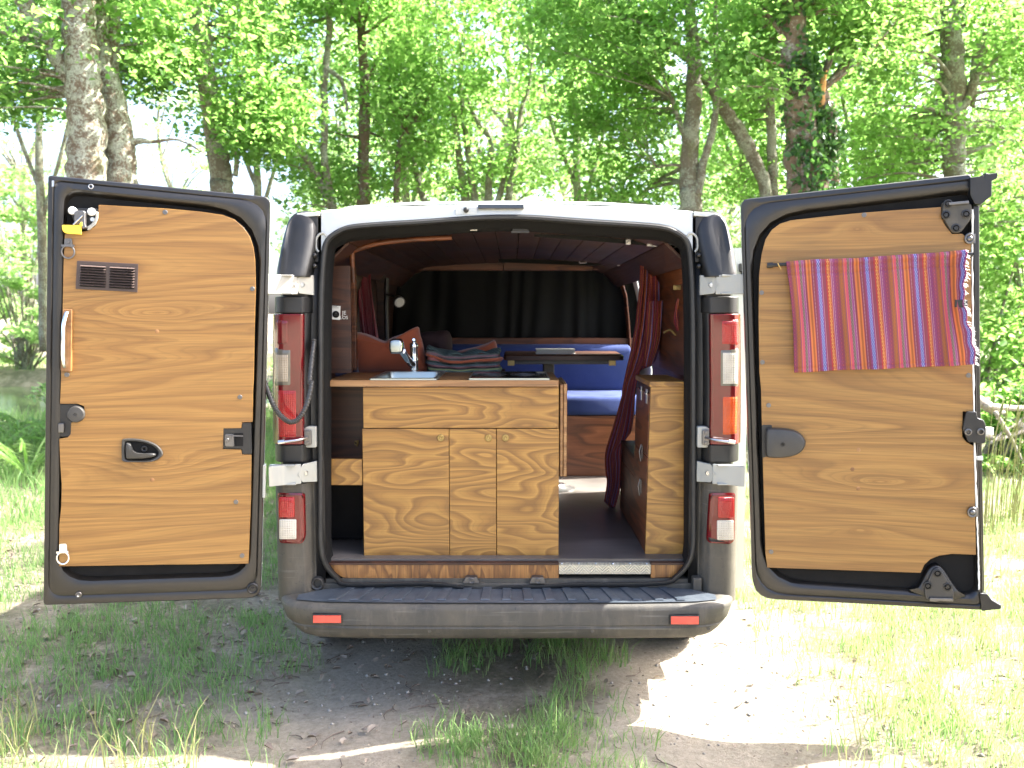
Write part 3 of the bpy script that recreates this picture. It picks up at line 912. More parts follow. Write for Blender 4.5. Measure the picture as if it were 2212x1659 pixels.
# ================================================================== REAR DOORS
def make_door(side):
    if side == 'L':
        ph, pf = at(577, 829, -.15), at(99, 829, -.325)
        dvec = Vector((ph.x - pf.x, ph.y - pf.y))
    else:
        ph, pf = at(1611, 829, -.15), at(2115, 829, -.325)
        dvec = Vector((pf.x - ph.x, pf.y - ph.y))
    rz = math.atan2(dvec.y, dvec.x)
    loc = Vector((ph.x, ph.y, 0))
    T = Matrix.Translation(loc) @ Matrix.Rotation(rz, 4, 'Z')
    TI = T.inverted(); R3 = TI.to_3x3()
    o0 = TI @ Vector((CX, CY, CZ))
    def dl(uv, y=0.0):
        d = R3 @ ray(*uv)
        t = (y - o0.y) / d.y
        return (o0.x + d.x * t, o0.z + d.z * t)
    return loc, rz, dl

def wobble_screw(mb, p, y, r=.0085):
    mb.disc((p[0], y, p[1]), r, .003, 12)
    mb.box(p[0] - r * .6, p[0] + r * .6, y - .0042, y - .003, p[1] - .001, p[1] + .001)
    mb.box(p[0] - .001, p[0] + .001, y - .0042, y - .003, p[1] - r * .6, p[1] + r * .6)

def door_body(name, loc, rz, dl, OUT, outr, FL, flr, lab):
    O = rpoly([dl(p) for p in OUT], outr, 6)
    I = rpoly([dl(p) for p in FL], flr, 6)
    n = len(O)
    def mixl(t): return [(lerp(a[0], b[0], t), lerp(a[1], b[1], t)) for a, b in zip(O, I)]
    def lp(pl, y): return [(p[0], y, p[1]) for p in pl]
    c = (sum(p[0] for p in O) / n, sum(p[1] for p in O) / n)
    def sh(pl, k):
        out = []
        for p in pl:
            d = Vector((c[0] - p[0], c[1] - p[1])); d.normalize()
            out.append((p[0] + d.x * k, p[1] + d.y * k))
        return out
    mb = MB()
    mb.loft([lp(O, .05), lp(O, .006), lp(sh(O, .004), .001), lp(mixl(.30), -.001), lp(mixl(.38), .003), lp(mixl(.46), -.001), lp(mixl(.85), -.003), lp(I, .002), lp(sh(I, .012), .022), lp(sh(I, .014), .03)], flip=True)
    a = sum(O[i][0] * O[(i + 1) % n][1] - O[(i + 1) % n][0] * O[i][1] for i in range(n))
    if a > 0:
        mb.f = [f[::-1] for f in mb.f]
    d = obj(name, mb, M['door_metal'], van, loc=loc, rotz=rz, local=True, smooth=35)
    d['label'] = lab
    mb = MB().prism(sh(I, .006), .024, .03)
    obj('recess_lining', mb, M['black_felt'], d, local=True)
    mb = MB().prism(sh(O, -.002), .05, .062)
    obj('outer_skin', mb, M['white_paint'], d, local=True, bevel=.003)
    return d

# ---------------- left door
loc, rz, dl = make_door('L')
D = door_body('rear_door', loc, rz, dl, [(103, 378), (584, 425), (563, 1292), (93, 1308)], [.012, .026, .045, .012],
              [(138, 410), (566, 455), (538, 1245), (124, 1258)], [.05, .2, .10, .11], 'open left rear door with a vent grille and no curtain')
PLY = [z4(605, 318), z4(1120, 346), z4(1400, 372), z4(1560, 396), z4(1650, 430), z4(1720, 490), z4(1770, 560), z4(1797, 640), z4(1811, 740), z4(1816, 960), z4(1806, 1300), z4(1800, 1659),
       z5(1712, 20), z5(1711, 240), z5(1632, 243), z5(1626, 286), z5(1495, 288), z5(1492, 440), z5(1625, 444), z5(1632, 480), z5(1702, 482), z5(1698, 800), z5(1680, 1282),
       z5(900, 1292), z5(286, 1302), z5(288, 1000), z5(303, 860), z5(306, 700), z5(296, 560), z5(288, 365), z5(350, 354), z5(372, 330), z5(376, 245), z5(432, 234),
       z5(478, 190), z5(470, 125), z5(420, 106), z5(294, 107), z4(316, 1659), z4(326, 1200), z4(334, 800), z4(345, 545), z4(520, 517), z4(580, 480), z4(604, 420)]
mb = MB().prism([dl(p) for p in PLY], -.006, .003)
kn = [(*dl(z4(1058, 1150)), .20, .17, .036), (*dl(z5(985, 552)), .17, .15, .034)]
panel = obj('plywood_panel', mb, door_ply('left_door_plywood', kn), D, local=True, bevel=.0012)
for uv in (z4(1118, 375), z4(1790, 965), z5(1617, 57), z5(1588, 828), z5(1633, 1222), z4(362, 1625)):
    mb = MB(); wobble_screw(mb, dl(uv), -.006)
    obj('panel_screw', mb, M['dark_steel'], D, local=True, smooth=30)
for uv in (z4(1055, 1293), z5(972, 667)):
    c = dl(uv); obj('wood_plug', MB().disc((c[0], -.005, c[1]), .0075, .0016, 14), M['handle_wood'], D, local=True)
# lock mechanism with white washers and the yellow tag
mb = MB().prism(rpoly([dl(z4(*p)) for p in ((385, 340), (600, 340), (606, 400), (590, 460), (545, 505), (480, 515), (430, 480), (400, 420))], .01), .0, .02)
lk = obj('latch_plate', mb, M['black_plastic'], D, local=True, bevel=.003)
pl = [dl(z4(*p)) for p in ((604, 372), (604, 420), (585, 470), (545, 508), (520, 515), (522, 485), (545, 470), (575, 440), (585, 400), (570, 372))]
obj('grey_ring_plate', MB().prism(pl, -.012, .002), M['hinge_paint'], lk, local=True, bevel=.002)
for p in ((405, 364), (552, 374)):
    mb = MB(); c = dl(z4(*p)); mb.disc((c[0], 0, c[1]), .014, .014, 20); mb.disc((c[0], -.014, c[1]), .005, .005, 10)
    obj('washer', mb, M['white_plastic'], lk, local=True)
pl = [dl(z4(*p)) for p in ((432, 380), (450, 368), (505, 368), (518, 382), (518, 470), (526, 500), (500, 512), (470, 470), (432, 480))]
obj('latch_body', MB().prism(pl, -.035, .01), M['dark_steel'], lk, local=True, bevel=.005)
mb = MB(); p0, p1 = dl(z4(430, 478)), dl(z4(500, 410)); mb.tube([(p0[0], -.04, p0[1]), (p1[0], -.04, p1[1])], .003)
c = dl(z4(562, 432)); mb.disc((c[0], -.002, c[1]), .008, .014)
obj('latch_rod', mb, M['steel'], lk, local=True)
pl = rpoly([dl(z4(*p)) for p in ((338, 478), (488, 478), (488, 552), (365, 545), (340, 520))], [.004, .003, .003, .02, .02], 4)
pl2 = [dl(z4(*p)) for p in ((470, 480), (478, 460), (496, 455), (498, 488), (488, 492))]
obj('yellow_tag', MB().prism(pl, -.034, -.026).prism(pl2, -.036, -.0265), M['yellow'], lk, local=True, bevel=.002)
# D-rings
def dring(bolt, ring, dl, parent, mat, rx=.016, rz_=.017):
    mb = MB(); b = dl(bolt); c = dl(ring)
    mb.prism(rpoly([(b[0] - .012, b[1] + .012), (b[0] + .012, b[1] + .012), (b[0] + .013, b[1] - .016), (b[0] - .013, b[1] - .016)], .006), -.012, -.004)
    mb.disc((b[0], -.010, b[1]), .007, .006, 6)
    mb.torus((c[0], -.014, c[1]), rx, .003, sx=1, sz=rz_ / rx)
    mb.box(c[0] - rx, c[0] + rx, -.018, -.010, c[1] + rz_ - .004, c[1] + rz_ + .003)
    return obj('tie_ring', mb, mat, parent, local=True, smooth=40)
dring(z4(375, 605), z4(375, 682), dl, D, M['dark_steel'], .0205, .022)
dring(z5(320, 1157), z5(320, 1235), dl, D, M['chrome'], .0195, .022)
# vent grille
G = [dl(z4(442, 748)), dl(z4(912, 774)), dl(z4(906, 992)), dl(z4(430, 966))]
mb = MB().prism(G, -.010, -.005)
gr = obj('vent_grille', mb, M['grille'], D, local=True, bevel=.0015)
def bil(q, a, b):
    t = (lerp(q[0][0], q[1][0], a), lerp(q[0][1], q[1][1], a)); w = (lerp(q[3][0], q[2][0], a), lerp(q[3][1], q[2][1], a))
    return (lerp(t[0], w[0], b), lerp(t[1], w[1], b))
mb = MB(); mb2 = MB()
for a0, a1_ in ((.065, .475), (.54, .95)):
    mb2.prism([bil(G, a0, .12), bil(G, a1_, .12), bil(G, a1_, .9), bil(G, a0, .9)], -.0112, -.0095)
    for k in range(8):
        b = .14 + k * .094
        q0, q1, q2, q3 = bil(G, a0, b), bil(G, a1_, b), bil(G, a1_, b + .05), bil(G, a0, b + .05)
        mb.add([(q0[0], -.0112, q0[1]), (q1[0], -.0112, q1[1]), (q2[0], -.021, q2[1]), (q3[0], -.021, q3[1]), (q3[0], -.0112, q3[1]), (q2[0], -.0112, q2[1])],
               [(0, 1, 2, 3), (3, 2, 5, 4), (0, 3, 4), (1, 5, 2)])
obj('grille_opening', mb2, M['black_felt'], gr, local=True)
obj('louvre_panel', mb, M['louvre'], gr, local=True, smooth=0)
# vertical bar handle on a wooden block
hb = [dl(z4(*p)) for p in ((338, 1122), (410, 1124), (402, 1600), (322, 1592))]
mb = MB().prism(rpoly(hb, .004), -.024, -.004)
hd = obj('bar_handle', mb, M['handle_wood'], D, local=True, bevel=.002)
mb = MB()
hp = [dl(z4(*p)) for p in ((372, 1150), (366, 1190), (360, 1250), (358, 1380), (357, 1480), (358, 1530), (358, 1560))]
ys = [-.026, -.038, -.046, -.048, -.046, -.038, -.026]
mb.tube(spline([Vector((p[0], y, p[1])) for p, y in zip(hp, ys)], 5), [.0075] * 31, 10)
obj('chrome_bar', mb, M['chrome'], hd, local=True, smooth=80)
# round knob + black striker pocket
pl = rpoly([dl(z5(*p)) for p in ((288, 108), (420, 108), (470, 140), (472, 200), (430, 238), (378, 246), (374, 352), (286, 356))], .01, 4)
mb = MB().prism(pl, .002, .02)
pk = obj('striker_pocket', mb, M['black_plastic'], D, local=True, bevel=.003)
c = dl(z5(415, 182))
obj('round_stop', MB().ringdisc((c[0], .002, c[1]), [(.029, 0), (.029, .018), (.026, .024), (.006, .025), (.005, .021), (0.0005, .021)], 28), M['grey_plastic'], pk, local=True, smooth=40)
pl = rpoly([dl(z5(*p)) for p in ((283, 250), (325, 250), (325, 318), (283, 318))], .004, 4)
obj('striker_bolt', MB().prism(pl, -.012, .01), M['dark_steel'], pk, local=True, bevel=.003)
# inside pull handle: bezel, recess, lever
HO = [dl(z5(*p)) for p in ((752, 385), (765, 364), (850, 362), (940, 378), (1010, 410), (1048, 455), (1046, 490), (1000, 522), (940, 533), (800, 533), (760, 525), (750, 500))]
HO = [(p.x, p.y) for p in spline([Vector(p) for p in HO], 3, True)]
n = len(HO); hcx = sum(p[0] for p in HO) / n; hcz = sum(p[1] for p in HO) / n
sc = lambda k, dx=0: [(hcx + dx + (p[0] - hcx) * k, hcz + (p[1] - hcz) * k) for p in HO]
lp = lambda pl, y: [(p[0], y, p[1]) for p in pl]
mb = MB().loft([lp(sc(1), -.005), lp(sc(1), -.013), lp(sc(.96), -.019), lp(sc(.86), -.019), lp(sc(.80), -.014), lp(sc(.78), -.006)])
ph_ = obj('pull_handle', mb, M['grey_plastic'], D, local=True, smooth=60)
obj('handle_recess', MB().prism(sc(.80), -.0075, -.005), M['black_felt'], ph_, local=True)
LV = [dl(z5(*p)) for p in ((782, 398), (800, 390), (818, 400), (832, 440), (862, 462), (920, 468), (985, 466), (1004, 475), (990, 492), (930, 503), (830, 508), (790, 505), (782, 480))]
LV = [(p.x, p.y) for p in spline([Vector(p) for p in LV], 3, True)]
obj('lever', MB().pillow(LV, -.008, -.030, 4, .18), M['grey_plastic'], ph_, local=True, smooth=60)
c = dl(z5(915, 436)); obj('recess_bolt', MB().torus((c[0], -.011, c[1]), .008, .003), M['black_plastic'], ph_, local=True)
# latch on the hinge side
pl = rpoly([dl(z5(*p)) for p in ((1490, 284), (1628, 284), (1632, 245), (1700, 245), (1706, 480), (1632, 480), (1628, 440), (1490, 440))], .006, 4)
lt = obj('latch_case', MB().prism(pl, -.004, .012), M['black_plastic'], D, local=True, bevel=.003)
mb = MB()
pl = rpoly([dl(z5(*p)) for p in ((1506, 330), (1570, 330), (1575, 420), (1508, 420))], .006, 4); mb.prism(pl, -.010, .0)
c = dl(z5(1522, 372)); mb.disc((c[0], -.010, c[1]), .008, .006)
q0, q1 = dl(z5(1510, 340)), dl(z5(1640, 342)); mb.tube([(q0[0], -.012, q0[1]), (q1[0], -.012, q1[1])], .003)
obj('latch_lever', mb, M['dark_steel'], lt, local=True, bevel=.002)
pl = [dl(z5(*p)) for p in ((1575, 322), (1640, 322), (1640, 418), (1580, 418))]
obj('latch_slot', MB().prism(pl, -.0055, .0), M['black_felt'], lt, local=True)
c = dl(z5(1710, 1465)); obj('drain_plug', MB().ringdisc((c[0], -.002, c[1]), [(.021, -.004), (.021, .004), (.017, .007), (.013, .003), (.006, .003), (.005, .008)], 20), M['black_plastic'], D, local=True, smooth=40)
c = dl(z5(430, 1512)); mb = MB().disc((c[0], .0, c[1]), .011, .006); mb.disc((c[0], -.006, c[1] - .001), .005, .018, 10, .004)
obj('door_buffer', mb, M['dark_steel'], D, local=True)
c = dl(z4(545, 176)); obj('frame_bolt', MB().torus((c[0], -.003, c[1]), .007, .0022), M['steel'], D, local=True)
mb = MB(); mb.prism(rpoly([dl(z4(*p)) for p in ((245, 130), (262, 130), (262, 175), (245, 180))], .002), -.006, .002)
obj('edge_clip', mb, M['steel'], D, local=True)
mb = MB(); mb.prism([dl((568, 1004)), dl((575, 1004)), dl((573, 1075)), dl((567, 1074))], -.012, .03)
obj('hinge_leaf', mb, M['hinge_paint'], D, local=True, bevel=.002)

# ---------------- right door
loc, rz, dl = make_door('R')
D2 = door_body('rear_door', loc, rz, dl, [z6(172, 255), z6(1835, 72), z7(1928, 1595), z7(262, 1510)], [.03, .01, .015, .08],
               [z6(235, 375), z6(1845, 185), z7(1880, 1500), z7(330, 1395)], [.2, .03, .04, .16], 'open right rear door carrying a striped curtain')
PLY = [z6(1612, 312), z6(1300, 334), z6(1060, 352), z6(760, 382), z6(530, 408), z6(455, 432), z6(395, 476), z6(350, 545), z6(322, 650), z6(304, 800), z6(300, 1100), z6(306, 1500), z7(318, 0), z7(323, 250), z7(330, 490),
       z7(338, 800), z7(350, 1180), z7(362, 1282), z7(900, 1300), z7(1466, 1320), z7(1492, 1262), z7(1535, 1222), z7(1600, 1196), z7(1690, 1183), z7(1864, 1190), z7(1858, 900), z7(1853, 410), z7(1795, 380), z7(1765, 340), z7(1768, 160), z7(1848, 158),
       z7(1848, 0), z6(1838, 1500), z6(1828, 700), z6(1826, 560), z6(1765, 505), z6(1690, 505), z6(1640, 440), z6(1614, 390)]
kn = [(*dl(z7(1180, 665)), .10, .16, .03), (*dl(z6(1010, 470)), .05, .05, .018), (*dl(z7(1030, 1010)), .05, .07, .02)]
panel2 = obj('plywood_panel', MB().prism([dl(p) for p in PLY], -.006, .003), door_ply('right_door_plywood', kn), D2, local=True, bevel=.0012)
for uv in (z6(1058, 370), z6(322, 928), z6(328, 1428), z6(1808, 1522), z7(372, 115), z7(390, 1168)):
    mb = MB(); wobble_screw(mb, dl(uv), -.006)
    obj('panel_screw', mb, M['dark_steel'], D2, local=True, smooth=30)
for uv in (z7(1020, 437), z7(975, 575), z7(1017, 714)):
    c = dl(uv); obj('wood_plug', MB().disc((c[0], -.005, c[1]), .0075, .0016, 14), M['handle_wood'], D2, local=True)
for tri, bolts, nm in (([z6(1622, 272), z6(1830, 290), z6(1822, 400), z6(1748, 500), z6(1690, 502), z6(1616, 385)], (z6(1640, 372), z6(1785, 365), z6(1712, 466), z6(1655, 292)), 'upper'),
                       ([z7(1580, 1275), z7(1606, 1290), z7(1702, 1450), z7(1695, 1510), z7(1500, 1512), z7(1484, 1440), z7(1550, 1290)], (z7(1580, 1316), z7(1510, 1405), z7(1652, 1413)), 'lower')):
    hb = obj('latch_bracket', MB().prism(rpoly([dl(p) for p in tri], .012, 4), -.016, .012), M['grey_plastic'] if nm == 'lower' else M['bumper_plastic'], D2, local=True, bevel=.004)
    for b in bolts:
        mb = MB(); c = dl(b); mb.ringdisc((c[0], -.015, c[1]), [(.015, 0), (.015, .004), (.011, .005), (.009, .001)], 18); mb.disc((c[0], -.014, c[1]), .008, .006, 6)
        obj('bracket_bolt', mb, M['black_plastic'], hb, local=True, smooth=30)
    mb = MB()
    if nm == 'upper':
        mb.prism([dl(z6(*p)) for p in ((1655, 285), (1800, 270), (1802, 292), (1660, 305))], -.026, -.01)
    else:
        mb.prism([dl(z7(*p)) for p in ((1520, 1488), (1690, 1492), (1690, 1514), (1600, 1510), (1560, 1516), (1520, 1512))], -.026, -.01)
    obj('bracket_lip', mb, M['dark_steel'], hb, local=True, bevel=.002)
# pressed rise around the lower bracket
RS = [z7(1380, 1455), z7(1440, 1430), z7(1480, 1370), z7(1525, 1290), z7(1580, 1262), z7(1630, 1290), z7(1690, 1380), z7(1740, 1450), z7(1800, 1500), z7(1600, 1530)]
RS = [(p.x, p.y) for p in spline([Vector(dl(p)) for p in RS], 3, True)]
obj('pressed_rise', MB().pillow(RS, .024, -.004, 4, .12), M['door_metal'], D2, local=True, smooth=50)
# D-shaped latch cover
HC = [z7(352, 290), z7(390, 276), z7(520, 284), z7(590, 310), z7(630, 355), z7(636, 395), z7(610, 440), z7(560, 472), z7(470, 488), z7(380, 488), z7(350, 470), z7(346, 380)]
HC = [(p.x, p.y) for p in spline([Vector(dl(p)) for p in HC], 3, True)]
lc = obj('latch_cover', MB().pillow(HC, -.004, -.034, 5, .14), M['grey_plastic'], D2, local=True, smooth=60)
c = dl(z7(470, 388)); obj('cover_screw', MB().ringdisc((c[0], -.033, c[1]), [(.009, 0), (.009, .003), (.005, .003), (.004, .001)], 16), M['black_plastic'], lc, local=True)
pl = rpoly([dl(z7(*p)) for p in ((322, 254), (396, 254), (402, 300), (400, 470), (335, 492), (324, 492))], .006, 4)
obj('latch_case', MB().prism(pl, -.0065, .008), M['black_plastic'], D2, local=True, bevel=.002)
# latch on the free edge
pl = rpoly([dl(z7(*p)) for p in ((1785, 158), (1860, 158), (1868, 205), (1908, 215), (1926, 250), (1926, 380), (1870, 395), (1850, 380), (1800, 378), (1758, 280))], .006, 4)
el = obj('edge_latch', MB().prism(pl, -.02, .03), M['black_plastic'], D2, local=True, bevel=.005)
for p in ((1798, 303), (1888, 300)):
    mb = MB(); c = dl(z7(*p)); mb.ringdisc((c[0], -.019, c[1]), [(.012, 0), (.012, .005), (.008, .006), (.006, .001)], 16)
    obj('latch_bolt', mb, M['dark_steel'], el, local=True)
mb = MB(); q0, q1 = dl(z7(1925, 300)), dl(z7(1995, 300)); mb.box(q0[0], q1[0], .0, .02, q0[1] - .015, q0[1] + .012)
obj('latch_tongue', mb, M['white_plastic'], el, local=True, bevel=.003)
for u in (z6(1812, 540), z7(1832, 880)):
    c = dl(u); mb = MB().torus((c[0], -.014, c[1]), .013, .0042, sz=1.15); mb.disc((c[0], -.008, c[1]), .010, .012, 12, .003); mb.box(c[0] - .004, c[0] + .02, -.012, -.004, c[1] - .016, c[1] + .016)
    obj('tie_ring', mb, M['dark_steel'], D2, local=True, smooth=40)
# trim at the free edge
pl = [dl(z6(*p)) for p in ((1812, 104), (1890, 96), (1900, 82), (1912, 100), (1922, 70), (1945, 78), (2012, 70), (2006, 112), (1968, 128), (1966, 236), (1895, 296), (1846, 296), (1812, 230))]
obj('gutter_corner', MB().prism(pl, -.022, .06), M['black_plastic'], D2, local=True, bevel=.004)
pl = [dl(z7(*p)) for p in ((1885, 1462), (1942, 1466), (1975, 1510), (2044, 1550), (2040, 1578), (1900, 1592))]
obj('lower_corner_flare', MB().prism(pl, -.012, .06), M['black_plastic'], D2, local=True, bevel=.004)
pl = [dl(p) for p in (z6(1844, 300), z6(1893, 300), z6(1900, 1650), z7(1912, 400), z7(1930, 1455), z7(1890, 1462), z7(1870, 900), z6(1852, 1640))]
obj('edge_flange', MB().prism(pl, .002, .05), M['door_metal'], D2, local=True, bevel=.004)
# pale strip in the joint, standing in for sun on the flange edge
pts = [dl(p) for p in (z6(1838, 330), z6(1838, 900), z6(1846, 1640), z7(1858, 600), z7(1876, 1100), z7(1884, 1440))]
fz = [Vector((p[0] + random.uniform(-.001, .001), -.006, p[1])) for p in [(q.x, q.y) for q in spline([Vector(p) for p in pts], 14)]]
obj('sunlit_seam', MB().tube(fz, [random.uniform(.002, .0042) for _ in fz], 6), M['white_plastic'], D2, local=True)
mb = MB(); mb.prism([dl(z7(*p)) for p in ((1868, 482), (1915, 482), (1917, 515), (1870, 512))], -.004, .05)
obj('edge_clip', mb, M['white_paint'], D2, local=True, bevel=.003)
dlR, D2loc, D2rz = dl, loc, rz

# ================================================================== striped curtain hanging on the right door (a thing of its own)
tD = Matrix.Translation(D2loc) @ Matrix.Rotation(D2rz, 4, 'Z')
def dw(uv, y): p = dlR(uv, y); return tD @ Vector((p[0], y, p[1]))
cur = thing('door_curtain', 'short bright striped curtain on a black rod against the open right door', 'curtain', tuple(dw(z6(1150, 1500), -.02)))
TOP = [(490, 706), (700, 690), (1000, 680), (1250, 662), (1500, 646), (1700, 630), (1790, 622)]
BOT = [(548, 1500), (700, 1496), (900, 1482), (1200, 1474), (1440, 1462), (1700, 1452), (1868, 1436)]
def cfn(a, b):
    tx = lerp(492, 1788, a); bx = lerp(548, 1852, a)
    ty = interp(tx, [p[0] for p in TOP], [p[1] for p in TOP]); by = interp(bx, [p[0] for p in BOT], [p[1] for p in BOT])
    pin = math.exp(-((b - .45) / .30) ** 2)
    x = lerp(tx, bx, b) - (52 * max(0, (a - .82) / .18) ** 1.6) * pin + 22 * math.exp(-((b - .5) / .4) ** 2) * max(0, 1 - a / .12)
    y = lerp(ty, by, b)
    gath = max(0, a - .62) / .38
    fold = .0026 * math.sin(a * 46 + .8 * math.sin(b * 5)) * (.35 + .65 * b) + .010 * gath * math.sin(a * 95) * (1 - .6 * b) + .008 * math.sin(a * 13 + 2 * b) + .004 * math.sin(a * 31 + 6 * b) * b
    fold += .007 * max(0, 1 - a / .18) * math.sin(b * 9 + a * 20)
    edge = .012 * max(0, (a - .93) / .07) * math.sin(b * 37) * .25
    p = dlR(z6(x, y), -.024)
    y3 = -.036 - .008 * b - fold * min(1, .35 + b * 6)
    y3 += .0035 * math.exp(-((b - .125) / .012) ** 2) + .003 * math.exp(-((b - .965) / .010) ** 2)
    if b < .06: y3 -= .006 * math.sin(b / .06 * math.pi)
    return tD @ Vector((p[0] + edge, y3, p[1] + edge))
mb = MB().grid(cfn, 150, 110)
mb.uv = {k: (q[0] + .092, q[1]) for k, q in mb.uv.items()}
obj('cloth', mb, M['stripe_bright'], cur, smooth=180, solid=.0016)
p0, p1 = dw(z6(362, 732), -.018), dw(z6(1832, 652), -.018)
obj('rod', MB().tube([p0, p1], .0068, 10), M['black_plastic'], cur)
mb = MB(); mb.tube([p0, p0 + (p1 - p0) * .03], .010, 10)
mb.tube([p1 - (p1 - p0) * .012, p1 + (p1 - p0) * .006], .0085, 10)
obj('rod_bracket', mb, M['black_plastic'], cur)
q = dw(z6(450, 735), -.036); obj('rod_pin', MB().tube([q + Vector((-.006, 0, .01)), q + Vector((.006, 0, -.012))], .0018, 6), M['brass'], cur)
# ragged threads along the free edge
mb = MB()
for i in range(130):
    b = random.random(); base = Vector(cfn(.995, b)); 
    d = Vector((random.uniform(.006, .018), random.uniform(-.008, .004), random.uniform(-.008, .006)))
    mb.tube([base, base + d * .6, base + d + Vector((0, 0, -.004))], [.0009, .0008, .0004], 4, caps=False)
obj('frayed_edge', mb, M['white_plastic'], cur)
mb = MB().prism([dlR(z6(*p)) for p in ((1688, 980), (1778, 982), (1776, 1036), (1686, 1034))], -.052, -.046)
mbw = MB(); mbw.add([tD @ Vector(v) for v in mb.v], mb.f)
obj('tie_back', mbw, M['black_plastic'], cur, bevel=.002)
# ================================================================== INTERIOR LINING (parts of the van)
mb = MB()
nz = np.linspace(HF, 1.90, 8)
def wallx(z): return interp(z, [.6, 1.3, 1.7, 1.93], [.805, .80, .77, .70])
# left wall, continuous
mb.loft([[(-wallx(z), .12, z) for z in nz], [(-wallx(z), 2.62, z) for z in nz]], closed=False)
obj('wall_lining', mb, M['dark_wood'], van, solid=.01)
mb = MB()
mb.loft([[(wallx(z), .12, z) for z in nz], [(wallx(z), 1.45, z) for z in nz]], closed=False)
mb.loft([[(wallx(z), 2.35, z) for z in nz], [(wallx(z), 2.62, z) for z in nz]], closed=False)
nz2 = np.linspace(1.86, 1.93, 3)
mb.loft([[(wallx(z), 1.45, z) for z in nz2], [(wallx(z), 2.35, z) for z in nz2]], closed=False)
obj('wall_lining', mb, M['red_wood'], van, solid=.01)
mb = MB()
xs = np.linspace(-.72, .72, 16)
for i in range(15):
    x0, x1 = xs[i] + .0015, xs[i + 1] - .0015
    def zc(x, y): return 1.945 - .05 * (x / .72) ** 2 - .10 * max(0, abs(x) - .6) / .12 - .012 * (y / 2.6)
    ys_ = (.13, .8, 1.6, 2.62)
    mb.loft([[(x0, y, zc(x0, y) - .004), (x1, y, zc(x1, y) - .004), (x1, y, zc(x1, y) + .012), (x0, y, zc(x0, y) + .012)] for y in ys_], True, True, True)
obj('ceiling_planks', mb, M['dark_wood'], van, bevel=.002)
mb = MB().box(-.81, .81, .05, 2.62, HF - .03, HF)
obj('cabin_floor', mb, M['floor_wood'], van)
# ceiling front roll: padded edge on the left
pts = spline([at(u, v, y) for u, v, y in ((a1(770, 760) + (.35,)), (a1(760, 520) + (.34,)), (a1(800, 480) + (.33,)), (a1(1000, 425) + (.32,)), (a1(1300, 395) + (.31,)), (a1(1600, 380) + (.3,)))], 6)
obj('wood_edge_moulding', MB().tube(pts, .011, 8), M['red_wood'], van, smooth=80)
# beams across the far end of the ceiling
def pbox(u0, v0, u1, v1, Y, th):
    a, b = at(u0, v0, Y), at(u1, v1, Y)
    return (min(a.x, b.x), max(a.x, b.x), Y, Y + th, min(a.z, b.z), max(a.z, b.z))
obj('ceiling_beam', MB().box(*pbox(845, 556, 1087, 584, 2.30, .05)), M['red_wood'], van, bevel=.003)
obj('ceiling_beam', MB().box(*pbox(1088, 563.5, 1281, 584, 2.27, .06)), M['red_wood'], van, bevel=.003)
obj('ceiling_beam', MB().box(*pbox(1283, 561, 1354, 583, 2.31, .05)), M['red_wood'], van, bevel=.003)
obj('dashboard_rail', MB().box(*pbox(960, 730, 1385, 744, 2.40, .06)), M['red_wood'], van, bevel=.004)
obj('wall_post', MB().box(*pbox(752, 540, 770, 800, .62, .04)), M['red_wood'], van, bevel=.004)
obj('wall_post', MB().box(*pbox(812, 560, 834, 800, 1.5, .05)), M['dark_wood'], van, bevel=.004)
# jamb plinths
def plinth(u0, u1, v0, v1, Y0=.02, nm='sill_plinth'):
    a, b = at(u0, v0, Y0), at(u1, v1, Y0)
    return obj(nm, MB().box(a.x, b.x, Y0, Y0 + .022, b.z, a.z), M['plinth'], van, bevel=.0015)
p = rpoly([xz(705, 1218, .02), xz(1207, 1219, .02), xz(1207, 1252, .02), xz(738, 1248, .02)], [.002, .002, .002, .02], 4)
cut = [xz(1010, 1262, .02)]
obj('sill_plinth', MB().prism(p, .02, .042), M['plinth'], van, bevel=.0015)
p = rpoly([xz(1406, 1218.5, .02), xz(1479, 1218.5, .02), xz(1488, 1224, .02), xz(1468, 1247, .02), xz(1406, 1248.5, .02)], [.002, .002, .004, .01, .002], 4)
obj('sill_plinth', MB().prism(p, .02, .042), M['plinth'], van, bevel=.0015)
mb = MB(); a = at(705, 1218, .02); b = at(1207, 1218, .02)
mb.box(a.x, b.x, .016, .20, a.z - .004, a.z + .004)
a2_ = at(1406, 1218, .02); b2_ = at(1482, 1218, .02); mb.box(a2_.x, b2_.x, .016, .14, a.z - .004, a.z + .004)
obj('sill_board', mb, M['dark_wood'], van, bevel=.0015)
a, b = at(1207.5, 1222, .018), at(1405.5, 1240, .018)
tp = obj('tread_plate', MB().box(a.x, b.x, .016, .02, b.z, a.z).box(a.x, b.x, .016, .085, a.z, a.z + .004), M['chequer'], van, bevel=.001)
for i in range(6):
    x = lerp(a.x + .012, b.x - .012, i / 5)
    obj('rivet', MB().loft([[(x + r * math.cos(k * .785), .035 + r * math.sin(k * .785), a.z + h) for k in range(8)] for r, h in ((.005, .004), (.004, .007), (.001, .008))], True, False, True), M['steel'], tp)

# jamb lamp and socket in the black rim
q = at(1124, 495, .09)
jl = obj('jamb_switch', MB().box(q.x - .032, q.x + .032, .06, .10, q.z - .010, q.z + .010), M['black_plastic'], van, bevel=.003)
obj('switch_bezel', MB().box(q.x - .036, q.x + .034, .062, .10, q.z - .016, q.z - .010).torus((q.x + .018, .058, q.z + .002), .006, .002), M['grey_plastic'], jl, bevel=.002)
q = at(1024, 496, .09)
obj('jamb_lamp', MB().box(q.x - .016, q.x + .014, .058, .10, q.z - .006, q.z + .006), M['white_plastic'], van, bevel=.003)

